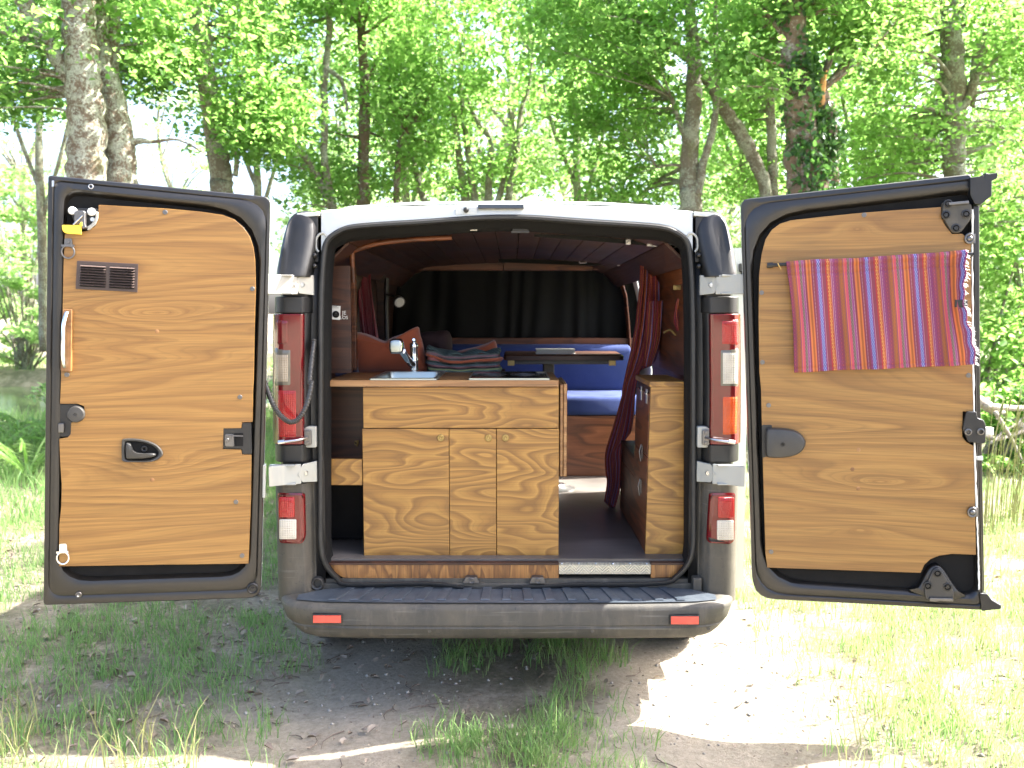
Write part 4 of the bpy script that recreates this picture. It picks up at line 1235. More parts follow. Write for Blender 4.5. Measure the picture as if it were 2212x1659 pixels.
# ================================================================== KITCHEN UNIT
YK = .10
wz = xz(707, 821.6, YK - .02)[1]
kit = thing('kitchen_unit', 'plywood kitchen unit with sink, tap and hob in the open back of the van', 'kitchen unit', (-.1, .3, HF))
xL, xR = xz(707, 828, YK - .02)[0], xz(1206.5, 828, YK - .02)[0]
wt, wb = wz, xz(707, 835, YK - .02)[1]
def ux(u, Y=YK): return at(u, 822, Y).x
s0, s1 = ux(806), ux(938); sy0, sy1 = .115, .50
mb = MB()
mb.box(xL, s0, .08, .58, wb, wt); mb.box(s1, xR, .08, .58, wb, wt); mb.box(s0, s1, .08, sy0, wb, wt); mb.box(s0, s1, sy1, .58, wb, wt)
wk = obj('worktop', mb, M['oak_strip'], kit)
# sink: a rim and a basin
def rr(x0, x1, y0, y1, r, z): return [(p[0], p[1], z) for p in rpoly([(x0, y0), (x1, y0), (x1, y1), (x0, y1)], r, 5)]
a, b = ux(798), ux(944)
mb = MB().loft([rr(a, b, .088, .535, .01, wt + .0005), rr(a, b, .088, .535, .01, wt + .006), rr(a + .004, b - .004, .092, .531, .01, wt + .008), rr(s0 + .004, s1 - .004, sy0 + .004, sy1 - .004, .03, wt + .007),
                rr(s0 + .008, s1 - .008, sy0 + .008, sy1 - .008, .03, wt - .004), rr(s0 + .02, s1 - .02, sy0 + .02, sy1 - .02, .04, wt - .10), rr(s0 + .06, s1 - .06, sy0 + .06, sy1 - .06, .04, wt - .115)], True, False, True)
sink = obj('sink', mb, M['inox'], kit, smooth=40)
# mixer tap
yT = .56
tb = at(*a7(932, 700), yT); tt = at(*a7(938, 385), yT)
zt0 = wt
n = 18
mb = MB()
prof = [(.026, zt0), (.026, zt0 + .006), (.020, zt0 + .010), (.019, zt0 + .05), (.0195, zt0 + .052), (.0195, zt0 + .056), (.0185, zt0 + .058), (.0175, lerp(zt0, tt.z, .80)), (.0195, lerp(zt0, tt.z, .82)), (.0195, lerp(zt0, tt.z, .95)), (.014, tt.z + .0), (.004, tt.z + .004)]
mb.loft([[(tb.x + r * math.cos(2 * math.pi * k / n), yT + r * math.sin(2 * math.pi * k / n), z) for k in range(n)] for r, z in prof], True, True, True)
tap = obj('tap', mb, M['chrome'], kit, smooth=40)
lv = at(*a7(965, 365), yT)
mb = MB().tube(spline([Vector((tb.x, yT, tt.z)), Vector((tb.x + .004, yT - .03, tt.z + .010)), Vector((tb.x + .008, yT - .07, tt.z + .016))], 4), [.013, .012, .011, .010, .009, .009, .010, .010, .006], 10)
obj('tap_lever', mb, M['chrome'], tap, smooth=60)
h0, h1, h2 = Vector((tb.x - .006, yT - .012, zt0 + .035)), at(*a7(860, 560), yT - .12), at(*a7(800, 470), yT - .2)
mb = MB().tube(spline([h0, h1, h2], 5), [.016, .0165, .0165, .016, .0155, .015, .015, .015, .0155, .016, .017], 12)
obj('tap_spout', mb, M['chrome'], tap, smooth=60)
hc = at(*a7(737, 432), yT - .24)
mb = MB()
ol = [(hc.x + x * .0001, hc.z + z * .0001) for x, z in ((-280, -260), (-330, 0), (-300, 250), (-180, 340), (0, 360), (180, 330), (270, 220), (300, -20), (270, -240), (140, -290), (-140, -290))]
ol = [(p.x, p.y) for p in spline([Vector(p) for p in ol], 3, True)]
mb.pillow(ol, hc.y + .04, hc.y, 5, .25)
obj('tap_head', mb, M['chrome'], tap, smooth=60)
mb = MB().pillow([(hc.x + (x - hc.x) * .72, hc.z + (z - hc.z) * .78) for x, z in ol], hc.y + .003, hc.y - .003, 3, .12)
obj('spray_face', mb, M['inox'], tap, smooth=60)
# hob
a, b = ux(1012), ux(1188)
mb = MB().loft([rr(a, b, .092, .50, .008, wt + .0005), rr(a, b, .092, .50, .008, wt + .007), rr(a + .006, b - .006, .098, .494, .008, wt + .009), rr(a + .008, b - .008, .10, .492, .008, wt + .0075)], True, False, False)
hob = obj('hob', mb, M['inox'], kit, smooth=30)
mb = MB().loft([rr(a + .008, b - .008, .10, .492, .008, wt + .003), rr(a + .008, b - .008, .10, .492, .008, wt + .0085)], True, True, True)
obj('hob_glass', mb, M['glass_black'], hob)
for (x, y) in ((lerp(a, b, .27), .30), (lerp(a, b, .7), .30)):
    mb = MB().torus((x, y, wt + .0095), .06, .0012, axis='z', n=32); mb.torus((x, y, wt + .0095), .04, .0012, axis='z', n=32)
    obj('cooking_zone', mb, M['grey_plastic'], hob)
# carcass
x0, x1 = xz(785, 1000, YK)[0], xz(1207, 1000, YK)[0]
zb = HF + .002
mb = MB()
mb.box(x0 + .001, x0 + .016, YK + .02, .56, zb, wb - .002); mb.box(x1 - .016, x1 - .001, YK + .02, .56, zb, wb - .002); mb.box(x0 + .017, x1 - .017, .545, .56, zb, wb - .002); mb.box(x0 + .017, x1 - .017, YK + .03, .54, zb, zb + .015)
obj('carcass', mb, M['kitchen_ply'], kit)
def front(nm, u0, u1, v0, v1, Y=YK, th=.018):
    pts = [xz(u0, v0, Y), xz(u1, v0, Y), xz(u1, v1, Y), xz(u0, v1, Y)]
    xa, xb = (pts[0][0] + pts[3][0]) / 2, (pts[1][0] + pts[2][0]) / 2
    zc = lambda i: pts[i][1]
    return obj(nm, MB().box(xa, xb, Y, Y + th, zc(3), zc(0)), M['kitchen_ply'], kit, loc=((xa + xb) / 2, Y, zc(3)), bevel=.0015)
front('drawer_front', 784.5, 1207, 836.5, 924.5)
for u0, u1, uk in ((784.5, 970.2, 952), (971.3, 1071.8, 1055), (1073.2, 1207, 1092)):
    d = front('cabinet_door', u0, u1, 926.3, 1208.5)
    c = at(uk, 946, YK)
    mb = MB().ringdisc((c.x, YK, c.z), [(.0145, .0), (.0145, .004), (.0125, .006), (.0115, .003), (.009, .003), (.0085, .006), (.006, .005), (.004, .009), (.002, .0095)], 22)
    obj('push_knob', mb, M['brass'], d, smooth=40)
# folded leaf hanging at the right end
mb = MB(); a, b = at(1209.5, 826, YK + .02), at(1224.5, 1030, YK + .02)
mb.box(a.x, a.x + .0135, YK + .02, .5, b.z, a.z - .008)
obj('folding_leaf', mb, M['oak_strip'], kit, bevel=.004)
mb = MB().box(a.x + .0145, b.x, YK + .022, .5, b.z, a.z - .006)
obj('folding_leaf', mb, M['oak_strip'], kit, bevel=.004)
# side rail left of the unit
a, b = at(713, 992, YK + .005), at(784, 1048, YK + .005)
obj('side_rail', MB().box(a.x, b.x - .002, YK + .005, YK + .025, b.z, a.z), M['kitchen_ply'], kit, bevel=.0015)
a, b = at(712, 836, .3), at(790, 992, .3)
obj('side_partition', MB().box(a.x - .03, b.x, .33, .345, at(750, 1000, .33).z, wb - .003), M['dark_wood'], kit)
obj('niche_shade', MB().box(a.x - .03, b.x, .33, .345, HF + .01, at(750, 1000, .33).z - .002), M['black_felt'], kit)  # black sheet standing in for the shade inside the niche
q = at(770, 957, .32); obj('cable_clip', MB().tube([q, q + Vector((.01, -.01, .012)), q + Vector((.004, -.012, -.012))], .003, 6).torus(q, .008, .002), M['brass'], kit)

# ================================================================== TALL CABINET on the right
YC = .12
cab = thing('side_cabinet', 'tall narrow plywood cabinet beside the aisle on the right of the van', 'cabinet', (.62, .3, HF))
fl = [xz(1406, 833, YC), xz(1479.5, 833, YC), xz(1477, 1209.5, YC), xz(1393.5, 1209, YC)]
obj('cabinet_end', MB().prism(fl, YC, YC + .018), M['kitchen_ply'], cab, bevel=.0015)
tz = at(1406, 824, YC).z
tl, tr = at(1405, 824, YC).x, at(1480, 824, YC).x
obj('cabinet_top', MB().box(tl - .004, tr, YC - .004, .52, tz - .022, tz), M['kitchen_ply'], cab, bevel=.003)
def side_x(z): return lerp(fl[3][0], fl[0][0], (z - fl[3][1]) / (fl[0][1] - fl[3][1]))
def sidepanel(nm, y0, y1, z0, z1, th=.014, mat='red_wood', out=0.0):
    xa, xb = side_x(z0) - out, side_x(z1) - out
    mb = MB().add([(xa, y0, z0), (xb, y0, z1), (xb, y1, z1), (xa, y1, z0), (xa + th, y0, z0), (xb + th, y0, z1), (xb + th, y1, z1), (xa + th, y1, z0)],
                  [(0, 1, 2, 3), (7, 6, 5, 4), (0, 4, 5, 1), (1, 5, 6, 2), (2, 6, 7, 3), (3, 7, 4, 0)])
    return obj(nm, mb, M[mat], cab, bevel=.002)
zf0, zm1, zm2, zt1 = HF + .004, .90, 1.07, tz - .024
sidepanel('upper_side', YC + .0185, .50, 1.285, zt1, mat='dark_wood')
u1 = sidepanel('flap_door', YC + .0185, .50, 1.025, 1.282, out=.003)
u2 = sidepanel('flap_door', YC + .0185, .50, .878, 1.022, out=.003)
sidepanel('lower_side', YC + .0185, .97, HF + .002, .875)
sidepanel('lower_side', .503, .97, .8765, .955)
obj('low_top', MB().box(.565, .78, .505, .985, .955, .972), M['dark_wood'], cab, bevel=.002)
obj('back_panel', MB().box(.58, .785, .485, .499, .975, zt1), M['dark_wood'], cab)
for z, pr in ((1.27, u1), (1.27, u1)):
    pass
for yy_ in (.19, .34):
    z = 1.268; x = side_x(z) - .004
    mb = MB().box(x - .003, x, yy_ - .018, yy_ + .018, z - .03, z + .03); mb.tube([(x - .004, yy_ - .02, z + .012), (x - .004, yy_ + .02, z + .012)], .004, 8)
    obj('flap_hinge', mb, M['steel'], cab, bevel=.001)
for z in (1.03, .885):
    x = side_x(z) - .006
    mb = MB().box(x - .004, x, .24, .265, z - .03, z + .025); mb.tube([(x - .004, .252, z + .03), (x - .012, .25, z + .0), (x - .006, .248, z - .04)], .0035, 6)
    obj('flap_latch', mb, M['dark_steel'], cab, bevel=.001)

# ================================================================== BENCH, TABLE AND LOOSE THINGS
ben = thing('bench_seat', 'blue upholstered bench across the van behind the table', 'bench', (0, 2.1, HF))
YB = 1.85
zs0, zs1 = at(1200, 898, YB).z, at(1200, 856, YB).z
obj('bench_base', MB().box(-.79, .79, YB, YB + .02, HF + .002, zs0 - .002), M['bench_wood'], ben, bevel=.003)
def cushion(nm, x0, x1, y0, y1, z0, z1, r=.03, mat='blue_cloth'):
    mb = MB()
    prof = rpoly([(y0, z0), (y1, z0), (y1, z1), (y0, z1)], r, 5)
    loops = []
    for x, k in ((x0, .9), (x0 + .015, .98), (lerp(x0, x1, .25), 1), (lerp(x0, x1, .5), 1.0), (lerp(x0, x1, .75), 1), (x1 - .015, .98), (x1, .9)):
        cy, cz = (y0 + y1) / 2, (z0 + z1) / 2
        loops.append([(x, cy + (p[0] - cy) * k, cz + (p[1] - cz) * k) for p in prof])
    mb.loft(loops, True, True, True)
    return obj(nm, mb, M[mat], ben, smooth=60)
cushion('seat_cushion', -.785, .785, YB - .01, 2.42, zs0, zs1)
zbk = at(1200, 743.5, 2.32).z
cushion('back_cushion', -.785, .785, 2.28, 2.40, zs1 - .02, zbk, .045)

YT0 = 1.25
tab = thing('camping_table', 'dark wooden table on a grey column in front of the blue bench', 'table', (.1, 1.45, HF))
zt_ = at(1200, 766, YT0 + .05).z
ta, tb_ = at(1088, 770, YT0).x, at(1348, 770, YT0).x
pts = rpoly([(ta, YT0), (tb_, YT0), (tb_ + .02, YT0 + .5), (ta, YT0 + .5)], [.02, .03, .05, .02], 5)
mb = MB().loft([[(x, y, zt_ - .028) for x, y in pts], [(x, y, zt_ - .02) for x, y in pts], [(x, y, zt_ - .006) for x, y in pts], [(x + (.006 if x < .2 else -.006), y + .004, zt_) for x, y in pts]], True, True, True)
tt_ = obj('table_top', mb, M['dark_wood'], tab, smooth=30)
a, b = at(1106, 776, YT0 + .03), at(1320, 787, YT0 + .03)
mb = MB().box(a.x, b.x, YT0 + .03, YT0 + .06, b.z, zt_ - .0285)
obj('table_rail', mb, M['grey_plastic'], tab, bevel=.003)
for u in (1104, 1323):
    q = at(u, 785, YT0 + .015)
    obj('rail_bracket', MB().box(q.x - .018, q.x + .018, YT0 + .012, YT0 + .028, q.z - .012, zt_ - .029), M['brass'], tab, bevel=.002)
a, b = at(1173, 793, YT0 + .2), at(1197, 793, YT0 + .2)
obj('table_leg', MB().box(a.x, b.x, YT0 + .19, YT0 + .25, HF + .02, zt_ - .029), M['grey_plastic'], tab, bevel=.008)
q = on_z(1222, 1052, HF)
mb = MB().loft([[(q.x - .06 + r * math.cos(k * .39), YT0 + .22 + r * math.sin(k * .39), HF + h) for k in range(16)] for r, h in ((.11, .001), (.11, .006), (.06, .018), (.05, .03))], True, False, True)
obj('leg_foot', mb, M['steel'], tab, smooth=40)
# pale box on the table
a, b = at(1158, 754, YT0 + .12), at(1243, 763, YT0 + .12)
bk = thing('book', 'pale closed book lying on the dark table', 'book', (a.x + .1, YT0 + .2, zt_))
obj('book_cover', MB().box(a.x, b.x, YT0 + .12, YT0 + .26, zt_ + .001, zt_ + .004).box(a.x, b.x, YT0 + .12, YT0 + .26, zt_ + .023, zt_ + .026), M['white_plastic'], bk, bevel=.001)
obj('book_pages', MB().box(a.x + .004, b.x - .003, YT0 + .123, YT0 + .257, zt_ + .0042, zt_ + .0228), plain('paper', (.55, .52, .45), .9), bk)

# pillows
def pillow_thing(name, label, cat, pix, Y, th, mat, n=4):
    ol = [(p.x, p.y) for p in spline([Vector(xz(u, v, Y)) for u, v in pix], n, True)]
    m = len(ol); cx = sum(p[0] for p in ol) / m; cz = sum(p[1] for p in ol) / m
    loops = []
    for k, f in ((1.0, .10), (.97, .30), (.88, .58), (.72, .82), (.5, .95), (.25, 1.0), (.05, 1.0)):
        loops.append([(cx + (x - cx) * k, Y - th * .5 * f * (1 + .12 * math.sin(9 * x + 7 * z)), cz + (z - cz) * k) for x, z in ol])
    back = [[(p[0], 2 * Y - p[1], p[2]) for p in L] for L in loops]
    mb = MB().loft(list(reversed(back)) + loops, True, True, True)
    o = obj(name, mb, M[mat], smooth=180)
    return tag(o, label, cat)
PIL = [a7(120, 300), a7(180, 275), a7(300, 268), a7(400, 282), a7(480, 315), a7(580, 355), a7(640, 362), a7(700, 325), a7(800, 290), a7(880, 250), a7(950, 215), a7(985, 222), a7(1000, 300), a7(1030, 400), a7(1060, 560), a7(1085, 700), a7(900, 712), a7(600, 706), a7(310, 704), a7(260, 500), a7(200, 370)]
pillow_thing('cushion', 'large rust orange cushion propped up behind the tap', 'cushion', PIL, .74, .16, 'rust_cloth', 3)
PIL2 = [a7(1350, 500), a7(1450, 462), a7(1600, 428), a7(1720, 390), a7(1790, 358), a7(1815, 372), a7(1832, 440), a7(1842, 520), a7(1830, 640), a7(1600, 660), a7(1360, 640)]
pillow_thing('cushion', 'smaller rust cushion peeking out behind the folded blanket', 'cushion', PIL2, .98, .14, 'rust_cloth', 3)
PIL3 = [a7(985, 300), a7(1060, 268), a7(1160, 262), a7(1280, 250), a7(1325, 290), a7(1345, 380), a7(1335, 520), a7(1250, 640), a7(1050, 620), a7(990, 480)]
pillow_thing('cushion', 'dark striped cushion between the orange cushions', 'cushion', PIL3, 1.12, .16, 'cushion_dark', 3)
a, b = at(718, 764, .66), at(772, 815, .66)
o = obj('mattress_roll', MB().box(a.x - .03, b.x, .64, .95, b.z - .15, a.z), M['navy_cloth'], bevel=.03, seg=4)
tag(o, 'dark navy folded mattress in the left corner behind the worktop', 'mattress')
# shelf/bed base that carries cushions and blanket behind the unit
o = obj('bed_base', MB().box(-.795, ux(1090, .9), .60, 1.2, 1.30, 1.318), M['dark_wood'], van)
o = obj('bed_side', MB().box(-.795, ux(1090, .9) - .004, .605, .62, HF + .004, 1.299), M['dark_wood'], van)
# folded blanket
bl = thing('folded_blanket', 'thick folded patterned blanket on the ledge behind the hob', 'blanket', at(*a7(1450, 700), .70))
def bprof(t):
    return None
mb = MB()
def bfn(a, b):
    # a along the length (x), b round the stacked folds seen from the front
    x = lerp(1062, 1868, a); top = interp(a, [0, .12, .25, .45, .7, .9, 1], [462, 470, 520, 520, 508, 496, 500]); bot = interp(a, [0, .1, .5, 1], [690, 708, 715, 700])
    v = lerp(bot, top, b)
    bul = abs(math.sin(b * math.pi * 4)) ** .5
    endk = max(0, 1 - min(a, 1 - a) / .05)
    p = at(*a7(x + 14 * math.sin(b * 12) * endk, v + 3 * math.sin(a * 17)), .66)
    return (p.x, .66 - .022 * bul + .05 * endk * endk + .006 * math.sin(a * 23 + b * 5), p.z)
mb.grid(lambda a, b: bfn(a, b), 60, 40, (1, 1))
# roll it over the top and to the back
def tfn(a, b):
    p = Vector(bfn(a, 1.0)); return (p.x, p.y + b * .26, p.z + .012 * math.sin(b * math.pi) + .006 * math.sin(a * 19 + b * 4))
mb.grid(tfn, 60, 8, (1, .2))
mb.uv = {k: (t[1] * 1.0 + .0, t[0] * 1.0) for k, t in mb.uv.items()}
obj('blanket_folds', mb, M['blanket'], bl, smooth=180, solid=.004)
mb = MB()
q0, q1 = Vector(bfn(0, .55)), Vector(bfn(1, .5))
pts = [Vector(bfn(a, lerp(.80, .64, min(1, a * 3)) if a < .33 else lerp(.64, .70, (a - .33) / .67))) + Vector((0, -.012, 0)) for a in np.linspace(0, 1, 30)]
obj('red_hem', MB().tube(pts, .0075, 8), M['rust_cloth'], bl, smooth=80)

# ================================================================== CURTAINS INSIDE
def drape(name, label, cat, left, right, Y, mat, nfold, amp, rep=(1, 1), nv=50, nu=90, cat2=None):
    """left/right: edges as pixel polylines from top to bottom"""
    Lp = [Vector(p) for p in spline([Vector(p) for p in left], 8)]
    Rp = [Vector(p) for p in spline([Vector(p) for p in right], 8)]
    def pick(Pl, b):
        k = b * (len(Pl) - 1); i = min(int(k), len(Pl) - 2); return Pl[i].lerp(Pl[i + 1], k - i)
    def fn(a, b):
        l, r = pick(Lp, b), pick(Rp, b)
        q = l.lerp(r, a)
        p = at(q.x, q.y, Y)
        a = a + .035 * math.sin(a * 9.3) + .02 * math.sin(a * 23 + 1) + .02 * b * math.sin(a * 14)
        f = (.55 + .45 * math.sin(a * 7 + 1)) * amp * math.sin(a * nfold * 6.283 + .9 * math.sin(b * 4 + a * 3)) + amp * .4 * math.sin(a * nfold * 2.7 * 6.283 + b * 3)
        return (p.x, Y + f, p.z)
    mb = MB().grid(fn, nu, nv, rep)
    o = obj(name, mb, M[mat], smooth=180, solid=.0015)
    return tag(o, label, cat)
drape('aisle_curtain', 'long red and orange striped curtain gathered beside the aisle', 'curtain',
      [a2(1232, 478), a2(1240, 620), a2(1232, 800), a2(1215, 960), a2(1200, 1100), a2(1165, 1300), a2(1130, 1450), a2(1090, 1640), a4(1015, 290), a4(945, 530), a4(895, 690), a4(884, 790), a4(892, 900), a4(900, 960), a4(880, 1100)],
      [a2(1396, 474), a2(1418, 600), a2(1424, 800), a2(1424, 1000), a2(1410, 1180), a2(1392, 1320), a2(1335, 1440), a4(1175, 50), a4(1130, 220), a4(1115, 400), a4(1090, 560), a4(1022, 650), a4(1020, 800), a4(1005, 980), a4(950, 1170)],
      1.0, 'stripe_dark', 5.5, .022, (2.2, 1))
drape('aisle_curtain_tail', 'purple striped curtain end hanging free above the side cabinet', 'curtain',
      [a2(1300, 900), a2(1290, 1050), a2(1275, 1250), a2(1255, 1440)], [a2(1420, 900), a2(1412, 1080), a2(1395, 1250), a2(1325, 1446)], .90, 'stripe_dark', 2.5, .015, (.6, 1))
drape('cab_curtain', 'heavy black curtain closing off the cab behind the bench', 'curtain',
      [(818, 562), (822, 640), (824, 752)], [(1392, 560), (1396, 640), (1398, 752)], 2.50, 'black_cloth', 5.2, .02, (1, 1), 30, 200)
drape('side_window_curtain', 'crimson curtain gathered at the left side window', 'curtain',
      [a1(800, 655), a1(805, 800), a1(815, 1000), a1(840, 1235)], [a1(918, 655), a1(930, 850), a1(955, 1050), a1(978, 1240)], 1.12, 'red_cloth', 4, .018, (1, 1))
o = drape('pink_curtain_bunch', 'pink knotted curtain end high on the right wall', 'curtain',
      [a2(1425, 600), a2(1422, 660), a2(1428, 740)], [a2(1500, 640), a2(1505, 680), a2(1450, 750)], .86, 'pink_cloth', 2, .012, (1, 1))
drape('side_door_curtain', 'narrow orange curtain strip by the right door jamb', 'curtain',
      [a2(1548, 880), a2(1525, 980), a2(1520, 1080), a2(1540, 1150)], [a2(1575, 900), a2(1575, 1000), a2(1575, 1080), a2(1574, 1150)], .5, 'stripe_dark', 2, .012, (.7, 1))

# straps and rods slung under the ceiling
def strap(name, label, pts, w, parts):
    t = thing(name, label, 'strap', pts[0])
    mb = MB(); sp = spline(pts, 6)
    mb.loft([[(p.x, p.y - .006, p.z - w), (p.x, p.y + .006, p.z - w), (p.x, p.y + .006, p.z + w), (p.x, p.y - .006, p.z + w)] for p in sp], True, True, True)
    obj('webbing', mb, M['black_cloth'], t)
    for p, s in parts:
        mb = MB()
        if s == 'ring':
            mb.tube([p + Vector(d) for d in ((-.02, 0, -.035), (.02, 0, -.035), (.02, 0, .035), (-.02, 0, .035), (-.02, 0, -.035))], .004, 6)
        elif s == 'hook':
            mb.tube(spline([p, p + Vector((.05, -.01, -.012)), p + Vector((.10, -.02, .01)), p + Vector((.10, -.02, .04))], 4), .0035, 6)
        else:
            mb.box(p.x - .011, p.x + .011, p.y - .012, p.y + .012, p.z - .011, p.z + .011)
        obj('buckle', mb, M['steel'], t, bevel=.002)
strap('luggage_strap', 'black strap with bright clips slung under the ceiling near the rear', [at(*a8(620, 122), .34), at(*a8(1100, 158), .34), at(*a8(1540, 195), .34), at(*a8(1820, 222), .34)], .012,
      [(at(*a8(1540, 205), .32), 'box'), (at(*a8(1752, 222), .32), 'box'), (at(*a8(1805, 226), .32), 'box'), (at(*a8(1850, 238), .32), 'hook')])
strap('luggage_strap', 'wide black strap with a square steel buckle in front of the beams', [at(*a8(270, 330), 1.9), at(*a8(700, 345), 1.9), at(*a8(1100, 360), 1.9), at(*a8(1480, 365), 1.9)], .045,
      [(at(*a8(1098, 350), 1.84), 'ring'), (at(*a8(1345, 354), 1.84), 'box'), (at(*a8(230, 316), 1.86), 'box')])
a, b = at(*a8(1440, 398), 1.6), at(*a8(1662, 385), 1.6)
o = obj('strip_light', MB().box(a.x, b.x, 1.58, 1.64, a.z - .022, a.z + .02), M['white_plastic'], bevel=.004)
tag(o, 'grey unlit strip lamp under the ceiling beside the striped curtain', 'lamp')
# reading lamp on its pole
rl = thing('reading_lamp', 'small spot lamp on a thin pole left of the black curtain', 'lamp', at(*a1(1045, 1230), 1.3))
obj('lamp_pole', MB().tube([at(*a1(1052, 720), 1.3), at(*a1(1045, 960), 1.3), at(*a1(1050, 1240), 1.3)], .012, 8), M['black_plastic'], rl, smooth=80)
q0, q1, q2 = at(*a1(1040, 862), 1.3), at(*a1(1105, 872), 1.24), at(*a1(1148, 915), 1.18)
obj('lamp_arm', MB().tube(spline([q0, q1, q2], 4), .006, 8), M['black_plastic'], rl)
ax = (q2 - q1).normalized()
obj('lamp_head', MB().tube([q2 - ax * .03, q2 - ax * .01, q2 + ax * .02], [.014, .028, .031], 14), M['dark_steel'], rl, smooth=60)
obj('lamp_glass', MB().tube([q2 + ax * .0205, q2 + ax * .026], [.026, .018], 14), M['white_plastic'], rl)
# notices on the left wall near the door
yS = .24
p = [xz(*a1(590, 955), yS), xz(*a1(660, 958), yS), xz(*a1(656, 1075), yS), xz(*a1(590, 1070), yS)]
ns = thing('wall_notice', 'white card with a round black emblem on the left inner wall', 'notice', (p[3][0], yS, p[3][1]))
obj('card', MB().prism(p, yS, yS + .003), M['white_plastic'], ns)
c = at(*a1(622, 1028), yS)
obj('emblem', MB().disc((c.x, yS, c.z), .0145, .0015, 20), M['black_felt'], ns)
mb = MB()
for k in range(3):
    mb.box(c.x - .018, c.x + .012 - .006 * k, yS - .0012, yS, c.z + .026 + k * .006, c.z + .0275 + k * .006)
mb.box(c.x - .007, c.x + .007, yS - .0026, yS - .0014, c.z - .004, c.z - .002); mb.box(c.x - .002, c.x + .004, yS - .0026, yS - .0014, c.z + .001, c.z + .007)
obj('print', mb, M['grey_plastic'], ns)
obj('side_board', MB().box(xz(*a1(586, 900), yS)[0] - .02, xz(*a1(745, 900), yS)[0], yS + .0035, yS + .02, 1.36, 1.80), M['dark_wood'], van)
# white lettering beside the card
def text(body, uv, size, Y, parent, mat, rotx=90):
    cu = bpy.data.curves.new('lettering', 'FONT'); cu.body = body; cu.size = size; cu.extrude = .0006; cu.align_x = 'CENTER'
    o = bpy.data.objects.new('lettering', cu)
    dg = bpy.context.evaluated_depsgraph_get()
    COL.objects.link(o); dg.update()
    me = bpy.data.meshes.new_from_object(o.evaluated_get(dg))
    bpy.data.objects.remove(o)
    o = bpy.data.objects.new('lettering', me); COL.objects.link(o)
    me.materials.clear(); me.materials.append(mat)
    p = at(*uv, Y)
    place(o, parent, Matrix.Translation(p) @ Matrix.Rotation(R(rotx), 4, 'X'))
    return o
wd = thing('wall_sticker', 'small white lettering sticker right of the white card', 'sticker', at(*a1(690, 1190), yS))
text('JE', a1(692, 1030), .022, yS + .001, wd, M['white_plastic'])
text('LOS', a1(690, 1068), .019, yS + .001, wd, M['white_plastic'])
# brass latch and label on the right inner wall
q = at(*a2(1430, 1165), .55)
mb = MB().tube(spline([q, q + Vector((.03, 0, .012)), q + Vector((.06, 0, -.012)), q + Vector((.10, 0, .006)), q + Vector((.15, 0, 0))], 4), .005, 6)
o = obj('brass_hook', mb, M['brass']); tag(o, 'brass hook and eye on the right inner wall above the cabinet', 'hook')
q = at(*a2(1540, 790), .3)
o = obj('brass_plate', MB().box(q.x - .016, q.x + .016, .29, .30, q.z - .010, q.z + .010).box(q.x - .008, q.x + .004, .283, .29, q.z - .006, q.z + .008), M['brass'], bevel=.002); tag(o, 'small brass catch high on the right door jamb', 'catch')
obj('jamb_lining', MB().box(.72, .80, .12, .14, 1.0, 1.88).box(.755, .79, .14, 1.0, 1.34, 1.88), M['red_wood'], van)
# ================================================================== GROUND
rng = np.random.default_rng(11)
def vnoise(x, y, s=1.0, seed=0):
    x = np.asarray(x) * s; y = np.asarray(y) * s
    xi, yi = np.floor(x), np.floor(y); fx, fy = x - xi, y - yi
    fx = fx * fx * (3 - 2 * fx); fy = fy * fy * (3 - 2 * fy)
    def h(a, b):
        t = np.sin(a * 127.1 + b * 311.7 + seed * 74.7) * 43758.5453
        return t - np.floor(t)
    return (h(xi, yi) * (1 - fx) + h(xi + 1, yi) * fx) * (1 - fy) + (h(xi, yi + 1) * (1 - fx) + h(xi + 1, yi + 1) * fx) * fy
def fbm(x, y, s=1.0, seed=0, o=4):
    t = 0; a = .5
    for i in range(o):
        t = t + a * vnoise(x, y, s * 2 ** i, seed + i * 3.3); a *= .5
    return t
def pond(x, y):
    d = np.sqrt(((x + 12.5) / 8.2) ** 2 + ((y - 13.8) / 5.2) ** 2)
    return np.clip((1.12 - d) / .25, 0, 1)
def gz(x, y):
    x = np.asarray(x, float); y = np.asarray(y, float)
    h = .05 * (fbm(x, y, .7, 1) - .47) + .018 * (fbm(x, y, 5, 2) - .47)
    rut = np.exp(-((np.abs(x) - .78) / .24) ** 2) * .025
    side = np.clip((np.abs(x) - 1.5) / 2, 0, 1) * .05
    far = np.clip((y - 25) / 60, 0, 1) * 1.5
    h = np.where(np.abs(x) < 1.2, h * .5, h)
    return GZ + h - rut + side + far - pond(x, y) * .9
def axis(lo, hi, c, fine, n):
    t = np.linspace(-1, 1, n)
    s = np.sinh(t * 6.2) / np.sinh(6.2)
    return np.where(s < 0, c + s * (c - lo), c + s * (hi - c))
gx = axis(-220, 220, 0, .05, 301); gy = axis(-160, 320, .6, .05, 301)
X, Y = np.meshgrid(gx, gy)
Zg = gz(X, Y)
V = np.stack([X.ravel(), Y.ravel(), Zg.ravel()], 1)
nx_ = len(gx); ii, jj = np.meshgrid(np.arange(nx_ - 1), np.arange(len(gy) - 1))
k = (jj * nx_ + ii).ravel()
Q = np.stack([k, k + 1, k + nx_ + 1, k + nx_], 1)
